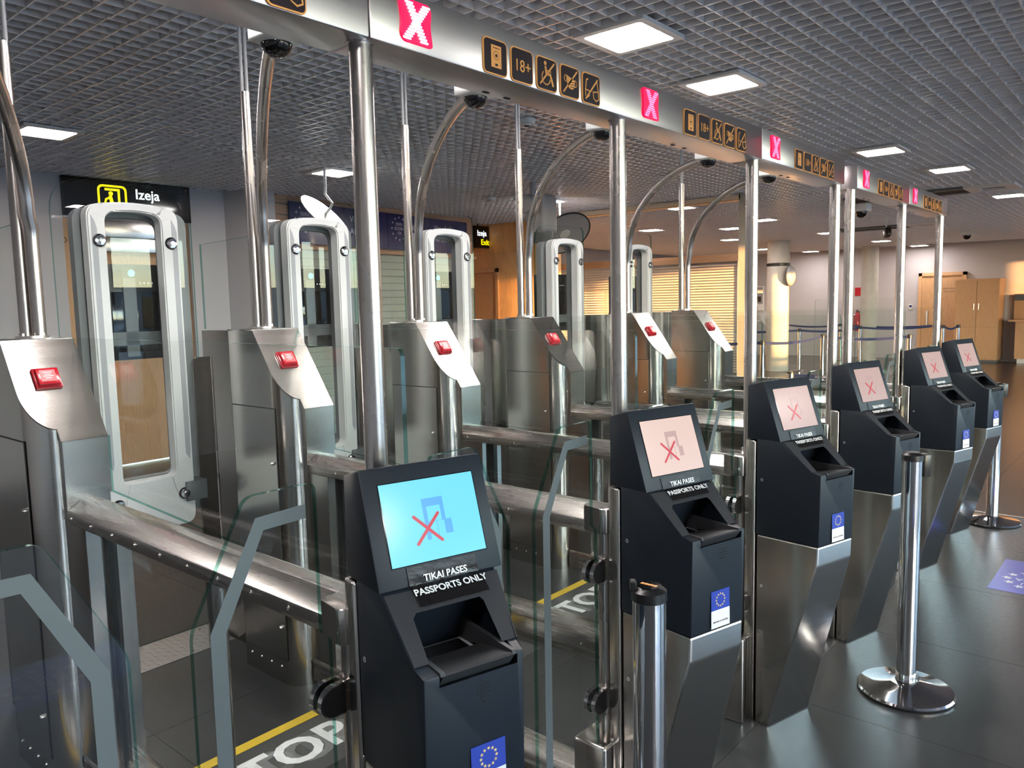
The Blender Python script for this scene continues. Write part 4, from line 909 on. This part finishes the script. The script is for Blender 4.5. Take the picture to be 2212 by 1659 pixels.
b = B(); b.box(21.19, 21.24, 2.76, 2.80, 1.78, 1.95, 'screw'); part('hinge', b, d3, smooth=0)
for k, tx in enumerate(('PERSONĀLAM', 'STAFF ONLY')): link('lettering', text_mesh(tx, .05, 'dark_letter'), d3, (21.238, 3.06, 1.79-.08*k), (PI/2, 0, -PI/2))
t = thing('cabinet', 'tall two-door beech cabinet against the far wall', 'cabinet', (20.53, 1.88, 0))
b = B(); b.box(0, .75, 0, .92, .06, 1.98, 'woodv').box(-.01, .75, -.01, .93, 1.96, 2.0, 'wood').box(.02, .75, .02, .90, 0, .06, 'dgrey'); part('body', b, t, smooth=0)
for k in (0, 1):
    b = B(); b.box(-.018, 0, .004+.46*k, .456+.46*k, .09, .84, 'woodv', bev=.002, seg=1); part('door', b, t, smooth=0)
    b = B(); b.box(-.018, 0, .004+.46*k, .456+.46*k, .85, 1.95, 'woodv', bev=.002, seg=1); q = part('door', b, t, smooth=0)
    b = B(); yy = .46+(.05 if k else -.05); b.tube([(-.018, yy, 1.42), (-.05, yy, 1.41), (-.05, yy, 1.27), (-.018, yy, 1.26)], .012, 'screw', 8); part('handle', b, q)
t = thing('counter', 'beech counter with a raised back panel by the right frame edge', 'counter', (20.6, -.6, 0))
b = B(); b.box(-.10, .6, 0, 2.28, .98, 1.02, 'wood'); part('worktop', b, t, smooth=0)
b = B(); b.box(.05, .6, .05, 2.15, .10, .98, 'woodv').box(.10, .6, .1, 2.1, 0, .10, 'lampframe'); part('front_panel', b, t, smooth=0)
b = B(); b.box(.55, .62, 0, 2.26, 1.02, 1.62, 'woodv').box(.53, .56, 0, 2.26, 1.46, 1.60, 'dgrey'); part('back_panel', b, t, smooth=0)
b = B(); b.box(0, .03, 0, .09, 0, .14, 'white', bev=.006).box(-.003, 0, .015, .075, .06, .12, 'navysign'); o = part('card_reader', b, None, (21.27, 3.92, 1.27)); tag(o, 'small white card reader on the wall left of the far door', 'card reader')
t = thing('fire_extinguisher', 'red fire extinguisher under a small red sign on the far wall', 'extinguisher', (21.16, 5.25, .72)); b = B(); b.lathe([(0, 0), (.085, .0), (.09, .02), (.09, .40), (.06, .47), (.025, .49), (.025, .53), (0, .53)], 'red', n=20); part('cylinder', b, t)
b = B(); b.tube([(0, 0, .52), (0, -.08, .50), (0, -.13, .40), (0, -.13, .12)], .014, 'black', 8); part('hose', b, t); b = B(); b.box(-.03, .03, -.02, .02, .52, .56, 'black').box(.0, .14, -.02, .02, .30, .33, 'dgrey'); part('valve', b, t, smooth=0)
b = B(); b.box(0, .012, 0, .16, 0, .22, 'red'); o = part('wall_sign', b, None, (21.285, 5.2, 1.66), smooth=0); tag(o, 'small red sign above the fire extinguisher', 'sign')
t = thing('poster', 'tall framed poster on the far wall left of the banded column', 'poster', (21.27, 7.9, 1.3)); b = B(); b.box(0, .02, 0, .42, 0, .70, 'flwhite'); part('frame', b, t, smooth=0)
b = B(); b.box(-.003, 0, .03, .39, .18, .67, 'greyp').box(-.004, -.003, .03, .39, .5, .6, 'mirror').box(-.004, -.003, .08, .3, .24, .40, 'dark_letter'); part('print', b, t, smooth=0)
t = thing('wall_lamp', 'round convex grey mirror on the banded concrete column', 'mirror', (16.42, 5.24, 2.13)); b = B(); b.lathe([(0, -.09), (.10, -.075), (.19, -.03), (.22, .01), (.22, .03), (0, .03)], 'greyp', n=28, axis='y'); part('dish', b, t); b = B(); b.cyl((0, .03, 0), (.04, .12, 0), .02, 'black', 8); part('bracket', b, t)
t = thing('glass_screen', 'clear glass screen standing past the farthest kiosk', 'screen', (11.0, 1.55, 0)); b = B(); b.prism(roundpoly([(0, .05), (1.25, .05), (1.25, 1.62), (0, 1.62)], [.0, 0, .05, .05], 4), -.006, .006, 'glass', 'x', side='glassedge'); part('pane', b, t, smooth=0)
b = B(); b.box(-.04, .04, .1, .2, 0, .09, 'steel').box(-.04, .04, 1.05, 1.15, 0, .09, 'steel'); part('foot', b, t, smooth=0)
